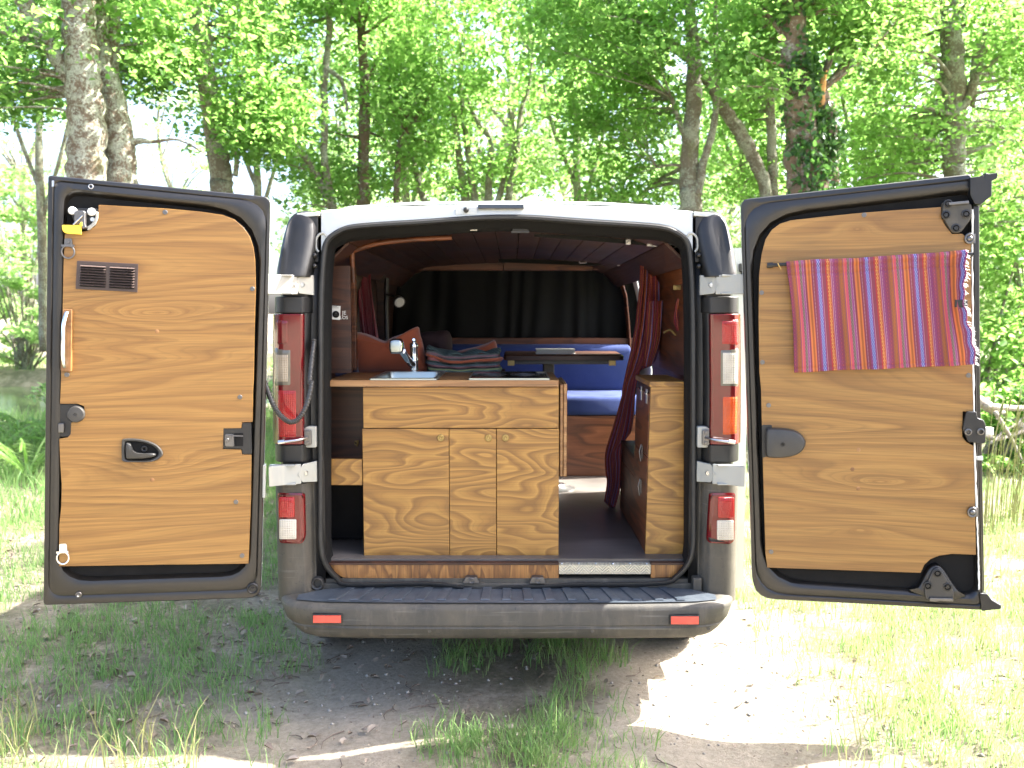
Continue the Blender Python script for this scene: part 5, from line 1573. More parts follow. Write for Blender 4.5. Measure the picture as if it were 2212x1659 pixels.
def ground_mat():
    b = NB('woodland_ground')
    v = b.coord(rnd=False)
    s = b.n('SeparateXYZ', {0: v})
    ax = b.math('ABSOLUTE', b.math('ADD', s.outputs[0], b.math('MULTIPLY_ADD', b.noise(v, 1.3, 3), .8, -.4)))
    rut = b.ramp(ax, [(.22, 0.0), (.40, 1.0), (.95, 1.0), (1.0, .9)])      # 0..1 m from the track centre
    rut2 = b.ramp(b.math('MULTIPLY', ax, .5), [(.50, 1.0), (.72, 0.0)])
    track = b.mix(1.0, rut, rut2, 'MULTIPLY')
    n1 = b.noise(v, 4, 6, .65); n2 = b.ramp(b.noise(v, 38, 7, .78), [(.32, 0.0), (.68, 1.0)]); n3 = b.noise(v, 160, 3, .6)
    soil = b.mix(n2, (.25, .205, .145), (.58, .50, .38))
    sand = b.mix(n2, (.36, .31, .235), (.60, .53, .42))
    veg = b.mix(n1, (.09, .105, .04), (.17, .155, .09))
    base = b.mix(b.ramp(n1, [(.4, 0.0), (.6, .8)]), soil, veg)
    c = b.mix(b.math('MULTIPLY', track, b.ramp(n1, [(.3, .45), (.6, 1.0)])), base, sand)
    peb = b.ramp(n3, [(.64, 0.0), (.72, .8)])
    c = b.mix(peb, c, (.40, .37, .33))
    dk = b.ramp(b.noise(v, 90, 4, .7, .6), [(.63, 0.0), (.72, .6)])
    c = b.mix(dk, c, (.09, .075, .055))
    h = b.math('ADD', b.math('MULTIPLY', n2, 1.0), b.math('MULTIPLY', n3, .6))
    return b.done(b.pbr(c, .95, 0, Normal=b.bump(h, .9, .02)))
ground = npmesh('ground', V, None, Q, ground_mat(), smooth=True)
tag(ground, 'sandy woodland track with mossy earth either side', 'ground', kind='structure')
# pond
def water_mat():
    b = NB('pond_water')
    v = b.coord(rnd=False)
    h = b.noise(b.vmath('MULTIPLY', v, (2.2, 7, 1)), 1.0, 4, .55)
    return b.done(b.pbr((.05, .085, .03), .06, 0, Normal=b.bump(h, .25, .03), IOR=1.33))
t = np.linspace(0, 2 * math.pi, 48, endpoint=False)
Vw = [(-12.5 + 9.2 * math.cos(a), 13.8 + 5.9 * math.sin(a), -.24) for a in t]
mb = MB(); mb.add(Vw, [tuple(range(48))])
o = obj('pond', mb, water_mat(), smooth=0); tag(o, 'still green pond beyond the left door', 'pond', kind='structure')

# ================================================================== GRASS, LITTER
def blades(P, h, w, lean, rs):
    n = len(P)
    ang = rs.uniform(0, 2 * math.pi, n); la = rs.uniform(0, 2 * math.pi, n)
    side = np.stack([np.cos(ang), np.sin(ang), np.zeros(n)], 1)
    ld = np.stack([np.cos(la), np.sin(la), np.zeros(n)], 1)
    up = np.array([0, 0, 1.0])
    rows = []
    for t_, ww in ((0, 1.0), (.38, .85), (.72, .5)):
        c = P + up * (h * t_ * (1 - .25 * lean * t_))[:, None] + ld * (h * lean * t_ ** 2)[:, None]
        rows += [c - side * (w * ww * .5)[:, None], c + side * (w * ww * .5)[:, None]]
    tip = P + up * (h * (1 - .35 * lean))[:, None] + ld * (h * lean)[:, None]
    V = np.stack(rows + [tip], 1).reshape(-1, 3)
    b = np.arange(n)[:, None] * 7
    q = np.concatenate([b + np.array([[0, 1, 3, 2]]), b + np.array([[2, 3, 5, 4]])])
    tr = b + np.array([[4, 5, 6]])
    return V, tr, q
def scatter(x0, x1, y0, y1, n, dens, rs):
    x = rs.uniform(x0, x1, n); y = rs.uniform(y0, y1, n)
    keep = rs.uniform(0, 1, n) < dens(x, y)
    return x[keep], y[keep]
def tufts(x, y, m, spread, rs):
    X = np.repeat(x, m) + rs.normal(0, spread, len(x) * m); Y = np.repeat(y, m) + rs.normal(0, spread, len(y) * m)
    return X, Y
def grass(name, label, xs, ys, hmin, hmax, w, lean, mat, rs):
    z = gz(xs, ys) - .006
    P = np.stack([xs, ys, z], 1); n = len(P)
    h = rs.uniform(hmin, hmax, n) * rs.uniform(.6, 1.0, n)
    V, tr, q = blades(P, h, rs.uniform(.7, 1.2, n) * w, rs.uniform(.15, lean, n), rs)
    o = npmesh(name, V, tr, q, mat)
    return tag(o, label, 'grass', kind='stuff')
rs = np.random.default_rng(5)
# right verge
x, y = scatter(.95, 4.6, -.75, 4.2, 2300, lambda x, y: np.clip((x - 1.0 + .5 * (fbm(x, y, 1.4, 5) - .45)) / .42, 0, 1) * np.clip((fbm(x, y, 1.1, 9) - .25) * 4, .15, 1), rs)
xs, ys = tufts(x, y, 16, .035, rs)
grass('verge_grass', 'long bright grass on the sunny right verge', xs, ys, .06, .20, .0044, .75, M['grass'], rs)
x, y = scatter(1.0, 4.2, -.7, 3.5, 900, lambda x, y: np.clip((x - 1.05) / .5, 0, 1), rs)
xs, ys = tufts(x, y, 7, .03, rs)
grass('dry_grass', 'dry pale grass blades mixed into the right verge', xs, ys, .10, .30, .004, .8, M['dry_grass'], rs)
# left side, patchy
x, y = scatter(-6.5, -.62, -.75, 7.5, 9500, lambda x, y: np.clip((fbm(x, y, 1.5, 21) - .37) * 7, 0.06, 1) * np.clip((-x - .75) / .35, .08, 1) * np.clip(1.2 - .6 * np.exp(-((x + 1.9) / .5) ** 2 - ((y - .1) / .5) ** 2), 0, 1), rs)
xs, ys = tufts(x, y, 13, .035, rs)
grass('patchy_grass', 'patchy green grass among the leaf litter on the left', xs, ys, .05, .16, .0045, .75, M['grass'], rs)
x, y = scatter(-2.2, -1.0, -.62, -.12, 40, lambda x, y: np.clip(.75 - np.abs(x + 1.6) * .9, 0, 1), rs)
xs, ys = tufts(x, y, 9, .03, rs)
grass('dry_grass', 'long pale grass blades at the front left', xs, ys, .14, .32, .005, .85, M['dry_grass'], rs)
x, y = scatter(-9, -2.2, 2.4, 9.5, 1500, lambda x, y: np.where(pond(x, y) > .05, 0, np.clip((fbm(x, y, 1.2, 71) - .3) * 4, .1, 1)), rs)
xs, ys = tufts(x, y, 12, .06, rs)
grass('bank_grass', 'bright grass on the bank between the track and the pond', xs, ys, .12, .34, .008, .7, M['grass'], rs)
# centre strip of the track
x, y = scatter(-.45, .62, -.75, 1.6, 1300, lambda x, y: np.clip(1.3 - np.abs(x - .08) / .36, 0, 1) * np.clip((fbm(x, y, 2.4, 31) - .28) * 4, 0, 1), rs)
xs, ys = tufts(x, y, 13, .03, rs)
grass('centre_grass', 'green grass strip along the middle of the track behind the bumper', xs, ys, .05, .16, .0042, .8, M['grass'], rs)
# farther meadow
def fardens(x, y): return np.where(pond(x, y) > .05, 0, np.clip((fbm(x, y, .7, 41) - .2) * 3, .1, 1)) * np.clip((np.abs(x) - 1.2), .25, 1)
x, y = scatter(-16, 16, 4.0, 26, 9000, fardens, rs)
xs, ys = tufts(x, y, 8, .08, rs)
grass('woodland_grass', 'grass spreading over the woodland floor behind the van', xs, ys, .12, .34, .014, .7, M['grass'], rs)

def flat_leaves(name, label, x, y, size, mat, rs):
    n = len(x); z = gz(x, y) + rs.uniform(.002, .02, n)
    C = np.stack([x, y, z], 1); a = rs.uniform(0, 6.283, n)
    d = np.stack([np.cos(a), np.sin(a), rs.uniform(-.35, .35, n)], 1); s = np.stack([-np.sin(a), np.cos(a), rs.uniform(-.4, .4, n)], 1)
    L = (size * rs.uniform(.5, 1.2, n))[:, None]; W = L * rs.uniform(.3, .55, n)[:, None]
    up = np.array([0, 0, 1.0])
    cur = rs.uniform(-.1, .35, n)[:, None] * L
    V = np.stack([C - d * L * .5, C - d * L * .18 + s * W * .5 + up * cur, C + d * L * .22 + s * W * .42 + up * cur, C + d * L * .5, C + d * L * .22 - s * W * .42 + up * cur, C - d * L * .18 - s * W * .5 + up * cur], 1).reshape(-1, 3)
    b = np.arange(n)[:, None] * 6
    q = np.concatenate([b + np.array([[0, 1, 2, 3]]), b + np.array([[0, 3, 4, 5]])])
    o = npmesh(name, V, None, q, mat); return tag(o, label, 'leaf litter', kind='stuff')
x, y = scatter(-5.5, -.4, -.8, 6, 9000, lambda x, y: np.clip((fbm(x, y, 1.1, 51) - .36) * 4, .05, 1) * np.clip(1.2 - np.abs(x + 2.0) * .25, .1, 1) * .8, rs)
flat_leaves('leaf_litter', 'dry fallen leaves scattered on the left bank', x, y, .042, M['litter'], rs)
x, y = scatter(-.6, 3.6, -.8, 4, 2200, lambda x, y: np.clip((fbm(x, y, 1.3, 61) - .35) * 3, .05, .8), rs)
x3, y3 = scatter(-4.5, 2.2, -.8, 3.5, 16000, lambda x, y: np.clip((fbm(x, y, 1.7, 81) - .30) * 3, .05, .9), rs)
flat_leaves('bark_chips', 'tiny chips and crumbled leaf bits on the bare soil', x3, y3, .015, M['litter'], rs)
flat_leaves('track_litter', 'sparse fallen leaves and chips on the track', x, y, .04, M['litter'], rs)
xp, yp = scatter(-3.0, 2.4, -.8, 3.0, 2600, lambda x, y: np.clip((fbm(x, y, 2.1, 91) - .3) * 3, .1, .8), rs)
np_ = len(xp); sz = rs.uniform(.003, .011, np_) * rs.uniform(.5, 1.3, np_)
oc = np.array([[1, 0, 0], [0, .8, 0], [-1, .1, 0], [-.1, -.9, 0], [.1, 0, .7], [0, 0, -.7]])
an = rs.uniform(0, 6.28, np_); cs_, sn_ = np.cos(an)[:, None], np.sin(an)[:, None]
Vp = np.stack([xp[:, None] + sz[:, None] * (oc[None, :, 0] * cs_ - oc[None, :, 1] * sn_), yp[:, None] + sz[:, None] * (oc[None, :, 0] * sn_ + oc[None, :, 1] * cs_), (gz(xp, yp) + sz * .3)[:, None] + sz[:, None] * oc[None, :, 2]], 2).reshape(-1, 3)
tf = np.array([[0, 1, 4], [1, 2, 4], [2, 3, 4], [3, 0, 4], [1, 0, 5], [2, 1, 5], [3, 2, 5], [0, 3, 5]])
o = npmesh('pebbles', Vp, (np.arange(np_)[:, None, None] * 6 + tf[None]).reshape(-1, 3), None, plain('pebble', (.36, .33, .28), .9, var=.5), smooth=True)
tag(o, 'small pale pebbles pressed into the track', 'pebbles', kind='stuff')
# twigs: one loose scatter
mb = MB()
for i in range(260):
    x = random.uniform(-3.2, 1.9); y = random.uniform(-.7, 2.5)
    if random.random() < .5: x = random.uniform(-1.4, .2)
    a = random.uniform(0, 6.28); L = random.uniform(.03, .16)
    p = [Vector((x + math.cos(a + .3 * k) * L * k / 3, y + math.sin(a + .3 * k) * L * k / 3, 0)) for k in range(4)]
    for q in p: q.z = float(gz(q.x, q.y)) + .006
    mb.tube(p, [.0028, .0026, .002, .001], 4, caps=False)
o = obj('twig_scatter', mb, M['twig'], smooth=0); tag(o, 'thin broken twigs strewn over the ground', 'twigs', kind='stuff')

# ================================================================== TREES
def leaf_arrays(centres, radii, per, size, rs, flat=.48, up=.8):
    C = np.repeat(centres, per, axis=0); Rr = np.repeat(radii, per)
    n = len(C)
    d = rs.normal(0, 1, (n, 3)); d /= np.linalg.norm(d, axis=1)[:, None]
    r = rs.uniform(.15, 1, n) ** .55
    P_ = C + d * (r * Rr)[:, None] * np.array([1, 1, flat])
    nr = rs.normal(0, 1, (n, 3)) + np.array([0, 0, up * 2]); nr /= np.linalg.norm(nr, axis=1)[:, None]
    a = rs.normal(0, 1, (n, 3)); a -= nr * (a * nr).sum(1)[:, None]; a /= np.linalg.norm(a, axis=1)[:, None]
    b = np.cross(nr, a)
    L = size * rs.uniform(.45, 1.6, n); W = L * rs.uniform(.5, .75, n)
    L, W = L[:, None], W[:, None]
    V = np.stack([P_ - a * L * .5, P_ - a * L * .08 + b * W * .5 + nr * W * .18, P_ + a * L * .3 + b * W * .36 + nr * W * .12, P_ + a * L * .5 - nr * L * .08, P_ + a * L * .3 - b * W * .36 + nr * W * .12, P_ - a * L * .08 - b * W * .5 + nr * W * .18], 1).reshape(-1, 3)
    k = np.arange(n)[:, None] * 6
    q = np.concatenate([k + np.array([[0, 1, 2, 3]]), k + np.array([[0, 3, 4, 5]])])
    return V, q
GAPS = [(372, 215, 58, 45), (345, 350, 95, 75), (565, 405, 95, 60), (690, 165, 42, 62), (925, 415, 42, 32), (1190, 330, 55, 40), (1560, 150, 30, 30), (30, 20, 30, 40), (1130, 420, 50, 22), (1450, 330, 30, 45), (650, 330, 45, 30)]
def in_gap(u, v):
    return any(((u - a) / c) ** 2 + ((v - b) / d) ** 2 < 1 for a, b, c, d in GAPS)
CLEAR = [(5.2, [(190, 430), (190, 300), (182, 170), (172, 60)], 62), (5.5, [(262, 420), (258, 300), (243, 215)], 42), (6.6, [(486, 430), (468, 320), (450, 200), (436, 90), (432, 0)], 34),
         (8.0, [(785, 445), (786, 300), (786, 160), (778, 20)], 22), (6.8, [(1494, 450), (1490, 330), (1498, 220), (1498, 120)], 34), (7.2, [(1652, 410), (1618, 322), (1578, 256), (1520, 165)], 26),
         (5.4, [(1745, 420), (1732, 300), (1720, 150), (1708, 20)], 46), (7.0, [(2062, 420), (2062, 260), (2056, 100), (2053, 0)], 36), (7.4, [(720, 440), (700, 330), (702, 190), (710, 60)], 16), (8.6, [(900, 430), (1000, 330), (1110, 430)], 50)]
def hides_trunk(u, v, y):
    for Yt, pl, w in CLEAR:
        if y < Yt + .5 and pl[-1][1] <= v <= pl[0][1]:
            uc = float(np.interp(v, [q[1] for q in pl][::-1], [q[0] for q in pl][::-1]))
            if abs(u - uc) < w + 34: return True
    return False
def tree(name, label, base_uY, stems, zones, bark='bark_grey', leaf='leaf', size=.075, per=80, crad=(.35, .6), group=None, twigs=.5, seed=0, cat='tree', high=()):
    """stems: list of (Y, [(u, v, width in picture units)...]) — real limbs at their own distance; zones: (u0,u1,v0,v1,Y0,Y1,clumps)"""
    rs = np.random.default_rng(100 + seed); rd = random.Random(seed)
    u0, Y0 = base_uY
    bx = at(u0, 600, Y0).x
    t = thing(name, label, cat, (bx, Y0, float(gz(bx, Y0))), group=group)
    mb = MB(); nodes = []
    for k, (Ys, pl) in enumerate(stems):
        pts, rad = [], []
        for q in pl:
            u, v, w = q[:3]; y = q[3] if len(q) > 3 else Ys
            pts.append(at(u, v, y)); rad.append(w * .5 * pxm(y))
        sp = spline(pts, 6)
        rr_ = np.interp(np.linspace(0, len(rad) - 1, len(sp)), np.arange(len(rad)), rad)
        sp = [p + Vector((rd.uniform(-1, 1), rd.uniform(-1, 1), 0)) * r * .10 for p, r in zip(sp, rr_)]
        mb.tube(sp, [r * rd.uniform(.93, 1.08) for r in rr_], 12)
        nodes += [(p, r) for p, r in zip(sp, rr_)]
    cs, rs_ = [], []
    for (a0, a1_, b0, b1, y0, y1, n) in zones:
        for i in range(int(n * (.88 if b1 > 0 else 1))):
            for _ in range(12):
                u, v, y = rd.uniform(a0, a1_), rd.uniform(b0, b1), rd.uniform(y0, y1)
                if not in_gap(u, v) and not (hides_trunk(u, v, y) and rd.random() < .85): break
            else: continue
            p = at(u, v, y)
            if p.z < .5: continue
            cs.append(tuple(p)); rs_.append(rd.uniform(*crad) * (.8 + y * .025))
    for (x0, x1, y0, y1, z0_, z1, n) in high:          # unseen clumps overhead, added to shade the ground on the left
        for i in range(n):
            cs.append((rd.uniform(x0, x1), rd.uniform(y0, y1), rd.uniform(z0_, z1))); rs_.append(rd.uniform(.5, .8))
    # twigs out to the leaf clumps
    for c in cs:
        if rd.random() > twigs: continue
        c = Vector(c)
        best = min(nodes, key=lambda nd: (nd[0] - c).length + max(0, nd[0].z - c.z) * 1.2)
        d = (c - best[0])
        if d.length > 4.5: continue
        m_ = best[0].lerp(c, .5) + Vector((rd.uniform(-.15, .15), rd.uniform(-.15, .15), rd.uniform(-.05, .2))) * d.length * .5
        r0 = min(best[1] * .5, .012 + .012 * d.length)
        sp = spline([best[0], m_, c], 4)
        mb.tube(sp, list(np.linspace(r0, .004, len(sp))), 5, caps=False)
    obj('trunk', mb, M[bark], t, smooth=180)
    if cs:
        V, q = leaf_arrays(np.array(cs), np.array(rs_), per, size, rs)
        npmesh('crown', V, None, q, M[leaf], t, loc=tuple(WM[t.name].translation))
    return t
B = 690   # stems continue down to the ground behind the van and doors
tA = tree('oak_tree', 'thick twin-trunked oak with pale lichen bark behind the left door', (215, 5.2),
     [(5.2, [(170, 1010, 120), (176, 800, 96), (180, 560, 86), (184, 390, 82), (186, 270, 78), (180, 160, 72), (172, 60, 64), (166, -80, 60), (160, -300, 48), (150, -520, 30)]),
      (5.5, [(255, 990, 96), (260, 800, 76), (262, 560, 68), (262, 400, 64), (258, 300, 58), (243, 215, 52), (222, 140, 44), (214, 60, 38), (210, -60, 32), (205, -260, 20)]),
      (5.2, [(176, 215, 40), (140, 150, 36), (106, 100, 34), (78, 50, 36), (52, 0, 36), (20, -70, 30), (-40, -190, 18)]),
      (5.3, [(112, 108, 24), (80, 92, 26), (40, 78, 22), (-10, 56, 18), (-80, 30, 12)]),
      (5.6, [(238, 170, 30), (244, 100, 28), (246, 30, 24), (244, -40, 20), (250, -200, 10)]),
      (5.5, [(278, 312, 20), (300, 304, 14), (332, 306, 8), (385, 302, 5), (440, 330, 3)])],
     [(-60, 150, -60, 240, 4.6, 6.6, 46), (190, 420, -80, 170, 4.6, 6.8, 44), (-200, 0, -200, 260, 5, 8, 30), (280, 430, 130, 250, 5.5, 7, 8), (-100, 500, -520, -80, 4.5, 8, 60)], 'bark', size=.058, per=135, seed=1)
tree('leaning_tree', 'grey trunk leaning left, rising behind the open left door', (486, 6.6),
     [(6.6, [(490, 960, 66), (486, 700, 56), (481, 440, 50), (476, 380, 48), (468, 320, 46), (456, 240, 42), (444, 160, 39), (436, 80, 37), (432, 0, 35), (430, -120, 30), (424, -350, 20)]),
      (6.5, [(508, 380, 12), (512, 330, 10), (500, 290, 8)]), (6.6, [(440, 60, 16), (400, 20, 12), (370, -40, 8)])],
     [(400, 640, 180, 330, 5.6, 7.4, 44), (330, 640, -60, 180, 5.6, 8, 60), (480, 660, 230, 320, 5.4, 6.4, 14), (300, 640, -420, -60, 5.5, 8.5, 36)], size=.058, per=135, seed=2)
tree('slender_tree', 'slender brown trunk with a raised side limb above the left of the roof', (786, 8.0),
     [(8.0, [(786, 900, 36), (786, 600, 31), (785, 445, 29), (785, 350, 25), (787, 250, 24), (786, 160, 21), (780, 60, 18), (774, -60, 15), (770, -250, 8)]),
      (8.0, [(852, 900, 24), (854, 600, 18), (856, 440, 15), (860, 350, 13), (864, 310, 12), (884, 272, 10), (910, 240, 9), (930, 200, 6), (940, 160, 4)]),
      (8.2, [(790, 190, 9), (806, 150, 7), (822, 105, 6), (826, 80, 3)])],
     [(690, 930, -40, 250, 6.6, 9.0, 60), (690, 960, 240, 440, 7.4, 9.4, 34), (700, 960, -350, -40, 6.5, 9, 30)], 'bark_brown', size=.06, per=130, seed=3)
tree('bent_sapling', 'thin crooked grey sapling against the bright sky gap', (716, 7.4),
     [(7.4, [(722, 900, 28), (720, 600, 24), (718, 450, 20), (708, 400, 18), (700, 330, 15), (702, 250, 15), (700, 190, 15), (706, 120, 14), (712, 60, 13), (708, 0, 12), (706, -150, 8)]),
      (7.4, [(714, 446, 20), (690, 390, 17), (664, 345, 15), (636, 316, 12), (600, 290, 8), (560, 280, 5)]), (7.4, [(708, 150, 10), (735, 170, 9), (745, 200, 8), (750, 240, 6)])],
     [(600, 730, 330, 440, 6.6, 8, 16), (610, 760, -80, 110, 6.8, 8.4, 26), (600, 760, -300, -80, 7, 8.5, 12)], size=.06, per=125, seed=4)
st = []
for pl in ([(958, 700, 30), (930, 470, 18), (915, 430, 14), (897, 365, 12), (880, 300, 10), (862, 260, 8), (840, 220, 5)],
           [(970, 700, 34), (1004, 470, 20), (1000, 400, 17), (990, 330, 15), (984, 270, 13), (972, 215, 10), (958, 180, 7)],
           [(985, 700, 34), (1024, 470, 17), (1018, 390, 14), (1008, 310, 12), (1000, 240, 10), (995, 180, 7)],
           [(1000, 700, 36), (1050, 460, 18), (1056, 390, 15), (1062, 310, 13), (1036, 270, 11), (1020, 240, 8), (1005, 200, 5)],
           [(1012, 700, 36), (1092, 450, 17), (1102, 400, 15), (1116, 340, 13), (1120, 280, 11), (1128, 230, 9), (1142, 190, 7), (1150, 120, 4)],
           [(990, 700, 24), (1064, 470, 14), (1090, 380, 11), (1110, 300, 9), (1100, 230, 6)]):
    st.append((8.6, pl))
tree('multi_stem_tree', 'many-stemmed shrubby tree fanning out above the middle of the roof', (990, 8.6), st,
     [(830, 1180, 170, 420, 7.8, 10.4, 74), (850, 1200, -20, 190, 7.2, 10, 56), (840, 1200, -300, -20, 7.5, 10.5, 24)], size=.06, per=125, seed=5)
tree('mossy_tree', 'pale mossy trunk with a thin second stem right of the roof centre', (1494, 6.8),
     [(6.8, [(1496, 960, 66), (1494, 700, 56), (1493, 460, 50), (1490, 390, 44), (1490, 320, 38), (1497, 240, 35), (1500, 160, 32), (1496, 90, 27), (1490, 0, 22), (1484, -120, 18), (1480, -300, 10)]),
      (6.7, [(1508, 420, 20), (1520, 350, 17), (1538, 290, 15), (1548, 220, 13), (1549, 150, 12), (1545, 60, 9), (1550, -60, 6)]),
      (6.8, [(1498, 130, 26), (1460, 104, 23), (1412, 70, 21), (1372, 34, 21), (1340, -10, 18), (1290, -90, 10)]),
      (6.8, [(1484, 360, 8), (1450, 356, 6), (1420, 362, 4)]), (6.8, [(1484, 300, 16), (1466, 260, 12), (1450, 210, 8)])],
     [(1180, 1480, -80, 150, 5.6, 8, 84), (1230, 1490, 130, 300, 6.2, 8.4, 50), (1510, 1640, -60, 130, 6.0, 8, 24), (1250, 1470, 290, 440, 7, 9, 26), (1180, 1600, -400, -80, 5.5, 8, 40)], 'bark_grey', size=.058, per=135, seed=6, high=[(1.0, 4.9, 1.9, 7.4, 5.9, 7.4, 52)])  # the overhead clumps are out of view, added for their shade
tree('slanting_tree', 'slanting lichen-grey trunk crossing up to the left before the ivy tree', (1668, 7.2),
     [(7.2, [(1690, 900, 40), (1672, 640, 34), (1655, 420, 28), (1640, 370, 28), (1618, 322, 30), (1598, 285, 30), (1578, 256, 27), (1556, 220, 25), (1538, 190, 23), (1520, 165, 20), (1500, 140, 16), (1470, 105, 8)]),
      (7.3, [(1668, 640, 24), (1670, 430, 22), (1668, 340, 21), (1664, 240, 20), (1660, 130, 16), (1656, 0, 12)])],
     [(1560, 1700, 130, 420, 7.4, 9.4, 40), (1600, 1700, -60, 140, 7.4, 9.4, 24)], size=.06, per=125, seed=7)
tF = tree('ivy_tree', 'thick brown trunk wrapped in ivy with a snapped side stem', (1745, 5.4),
     [(5.4, [(1760, 1000, 120), (1756, 700, 104), (1752, 450, 92), (1742, 400, 84), (1736, 330, 74), (1729, 240, 64), (1720, 150, 58), (1712, 70, 54), (1706, -10, 50), (1700, -150, 44), (1690, -400, 26)]),
      (5.5, [(1770, 700, 60), (1778, 430, 58), (1786, 380, 52), (1788, 300, 46), (1780, 240, 40), (1770, 200, 32)]),
      (5.4, [(1716, 110, 14), (1680, 60, 11), (1650, 20, 8)])],
     [(1600, 1720, -60, 190, 4.8, 6.4, 34), (1740, 1960, -60, 130, 5.0, 7, 50), (1600, 2000, -400, -60, 5, 7.5, 36)], 'bark_brown', size=.058, per=135, seed=8)
mb = MB()
mb.tube([at(1776, 232, 5.45), at(1774, 200, 5.45), at(1780, 170, 5.45), at(1786, 152, 5.45)], [.04, .04, .026, .006], 9)
obj('snapped_stem', mb, M['broken_wood'], tF, smooth=30)
# ivy hugging the trunk
cs, rr_ = [], []
rdi = random.Random(3)
for i in range(150):
    v = rdi.uniform(-150, 520); w = interp(v, [-150, 0, 150, 330, 450], [46, 50, 58, 76, 94]); uc = interp(v, [-150, 0, 150, 330, 450], [1700, 1706, 1720, 1737, 1753])
    a = rdi.uniform(-1.2, 1.5) * (1 if rdi.random() < .75 else .6)
    p = at(uc + math.sin(a) * w * .5, v, 5.4); p.y -= math.cos(a) * w * .5 * pxm(5.4)
    if rdi.random() < .35 + .65 * (vnoise(v * .012, a * 1.3, 1, 3) > .45):
        cs.append(tuple(p)); rr_.append(rdi.uniform(.08, .17))
for i in range(50):
    v = rdi.uniform(230, 520); p = at(interp(v, [230, 330, 500], [1778, 1788, 1778]) + rdi.uniform(-24, 34), v, 5.36); cs.append(tuple(p)); rr_.append(rdi.uniform(.07, .16))
V, q = leaf_arrays(np.array(cs), np.array(rr_), 22, .055, np.random.default_rng(4), flat=1.2, up=.0)
npmesh('ivy', V, None, q, M['ivy'], tF, loc=tuple(WM[tF.name].translation))
tree('forked_tree', 'dark forked trunk rising behind the open right door', (2060, 7.0),
     [(7.0, [(2072, 960, 60), (2070, 700, 54), (2064, 420, 48), (2060, 340, 46), (2062, 260, 47), (2060, 180, 47), (2056, 100, 44), (2054, 0, 42), (2052, -150, 36), (2050, -350, 22)]),
      (7.0, [(2100, 230, 10), (2110, 130, 22), (2126, 90, 22), (2150, 50, 22), (2174, 2, 20), (2200, -60, 16), (2240, -180, 8)]), (7.0, [(2168, 18, 10), (2200, 20, 9), (2240, 14, 6)]),
      (6.9, [(2064, 250, 24), (2090, 215, 16), (2108, 160, 20)])],
     [(1880, 2330, 60, 340, 6.0, 8.6, 92), (1860, 2330, -80, 90, 5.8, 8.2, 64), (1820, 2060, 280, 400, 7, 9, 30), (2100, 2330, 330, 520, 6, 8.6, 34), (1880, 2340, -380, -80, 6, 8.5, 40)], size=.058, per=135, seed=9)
# leafy filling saplings farther back, each a tree of its own
fill = [(560, 10.5, (480, 700, -60, 300), 'young light green tree behind the leaning grey trunk'), (880, 11.5, (760, 1000, -60, 420), 'young light green tree behind the slender brown trunk'),
        (1250, 10.5, (1120, 1400, -60, 440), 'young tree filling the gap right of the many-stemmed one'), (1610, 10.5, (1520, 1740, -60, 430), 'young tree between the mossy and ivy trunks'),
        (1890, 9.5, (1790, 2020, 40, 430), 'bright bushy young tree just right of the ivy trunk'), (2250, 10, (2120, 2420, 60, 560), 'leafy young tree past the far right of the right door'),
        (90, 11, (-120, 260, -60, 250), 'leafy young tree left of the lichen oak')]
for k, (u, Yt, (a0, a1_, b0, b1), lab) in enumerate(fill):
    tree('young_tree', lab, (u, Yt), [(Yt, [(u + 6, 760, 22), (u, 500, 18), (u - 6, 300, 15), (u + 4, 150, 12), (u, 0, 8), (u + 10, -200, 4)]), (Yt, [(u, 480, 10), (u + 50, 300, 8), (u + 80, 150, 5)]), (Yt, [(u, 420, 10), (u - 60, 260, 8), (u - 80, 140, 4)])],
         [(a0, a1_, b0, b1, Yt - 1.2, Yt + 1.6, 58), (a0, a1_, -300, b0, Yt - 1, Yt + 1.5, 20)], 'bark_grey', 'leaf', size=.068, per=120, crad=(.4, .65), group='young trees behind the van', twigs=.35, seed=20 + k)

# far woodland: three kinds of tree, copied
def far_tree_proto(kind):
    rd = random.Random(50 + kind); rs = np.random.default_rng(50 + kind)
    H = (10, 12, 8.5)[kind]
    t = thing('woodland_tree', 'far woodland tree', 'tree', (0, 0, 0), group='far woodland trees')
    mb = MB(); nodes = []
    tr = [Vector((rd.uniform(-.2, .2) * k, rd.uniform(-.2, .2) * k, H * .9 * k / 6)) for k in range(7)]
    sp = spline(tr, 4); mb.tube(sp, list(np.linspace(.16, .03, len(sp))), 9)
    cs, rr_ = [], []
    for i in range(92):
        z = rd.uniform(1.4, H); w = 2.6 * math.sin(min(1, (z / H) * .9 + .12) * math.pi) ** .6
        a = rd.uniform(0, 6.28); r = w * rd.uniform(.25, 1) ** .6
        c = Vector((r * math.cos(a), r * math.sin(a), z)); cs.append(tuple(c)); rr_.append(rd.uniform(.45, .85))
        if i % 4 == 0:
            b = sp[min(len(sp) - 1, int(max(0, z - 1.2) / H * len(sp)))]
            s2 = spline([b, b.lerp(c, .5) + Vector((0, 0, .25)), c], 3); mb.tube(s2, list(np.linspace(.045, .01, len(s2))), 5, caps=False)
    obj('trunk', mb, M['bark_grey'], t, smooth=180)
    V, q = leaf_arrays(np.array(cs), np.array(rr_), 120, .105, rs)
    npmesh('crown', V, None, q, M['leaf_far'], t)
    return t
protos = [far_tree_proto(k) for k in range(3)]
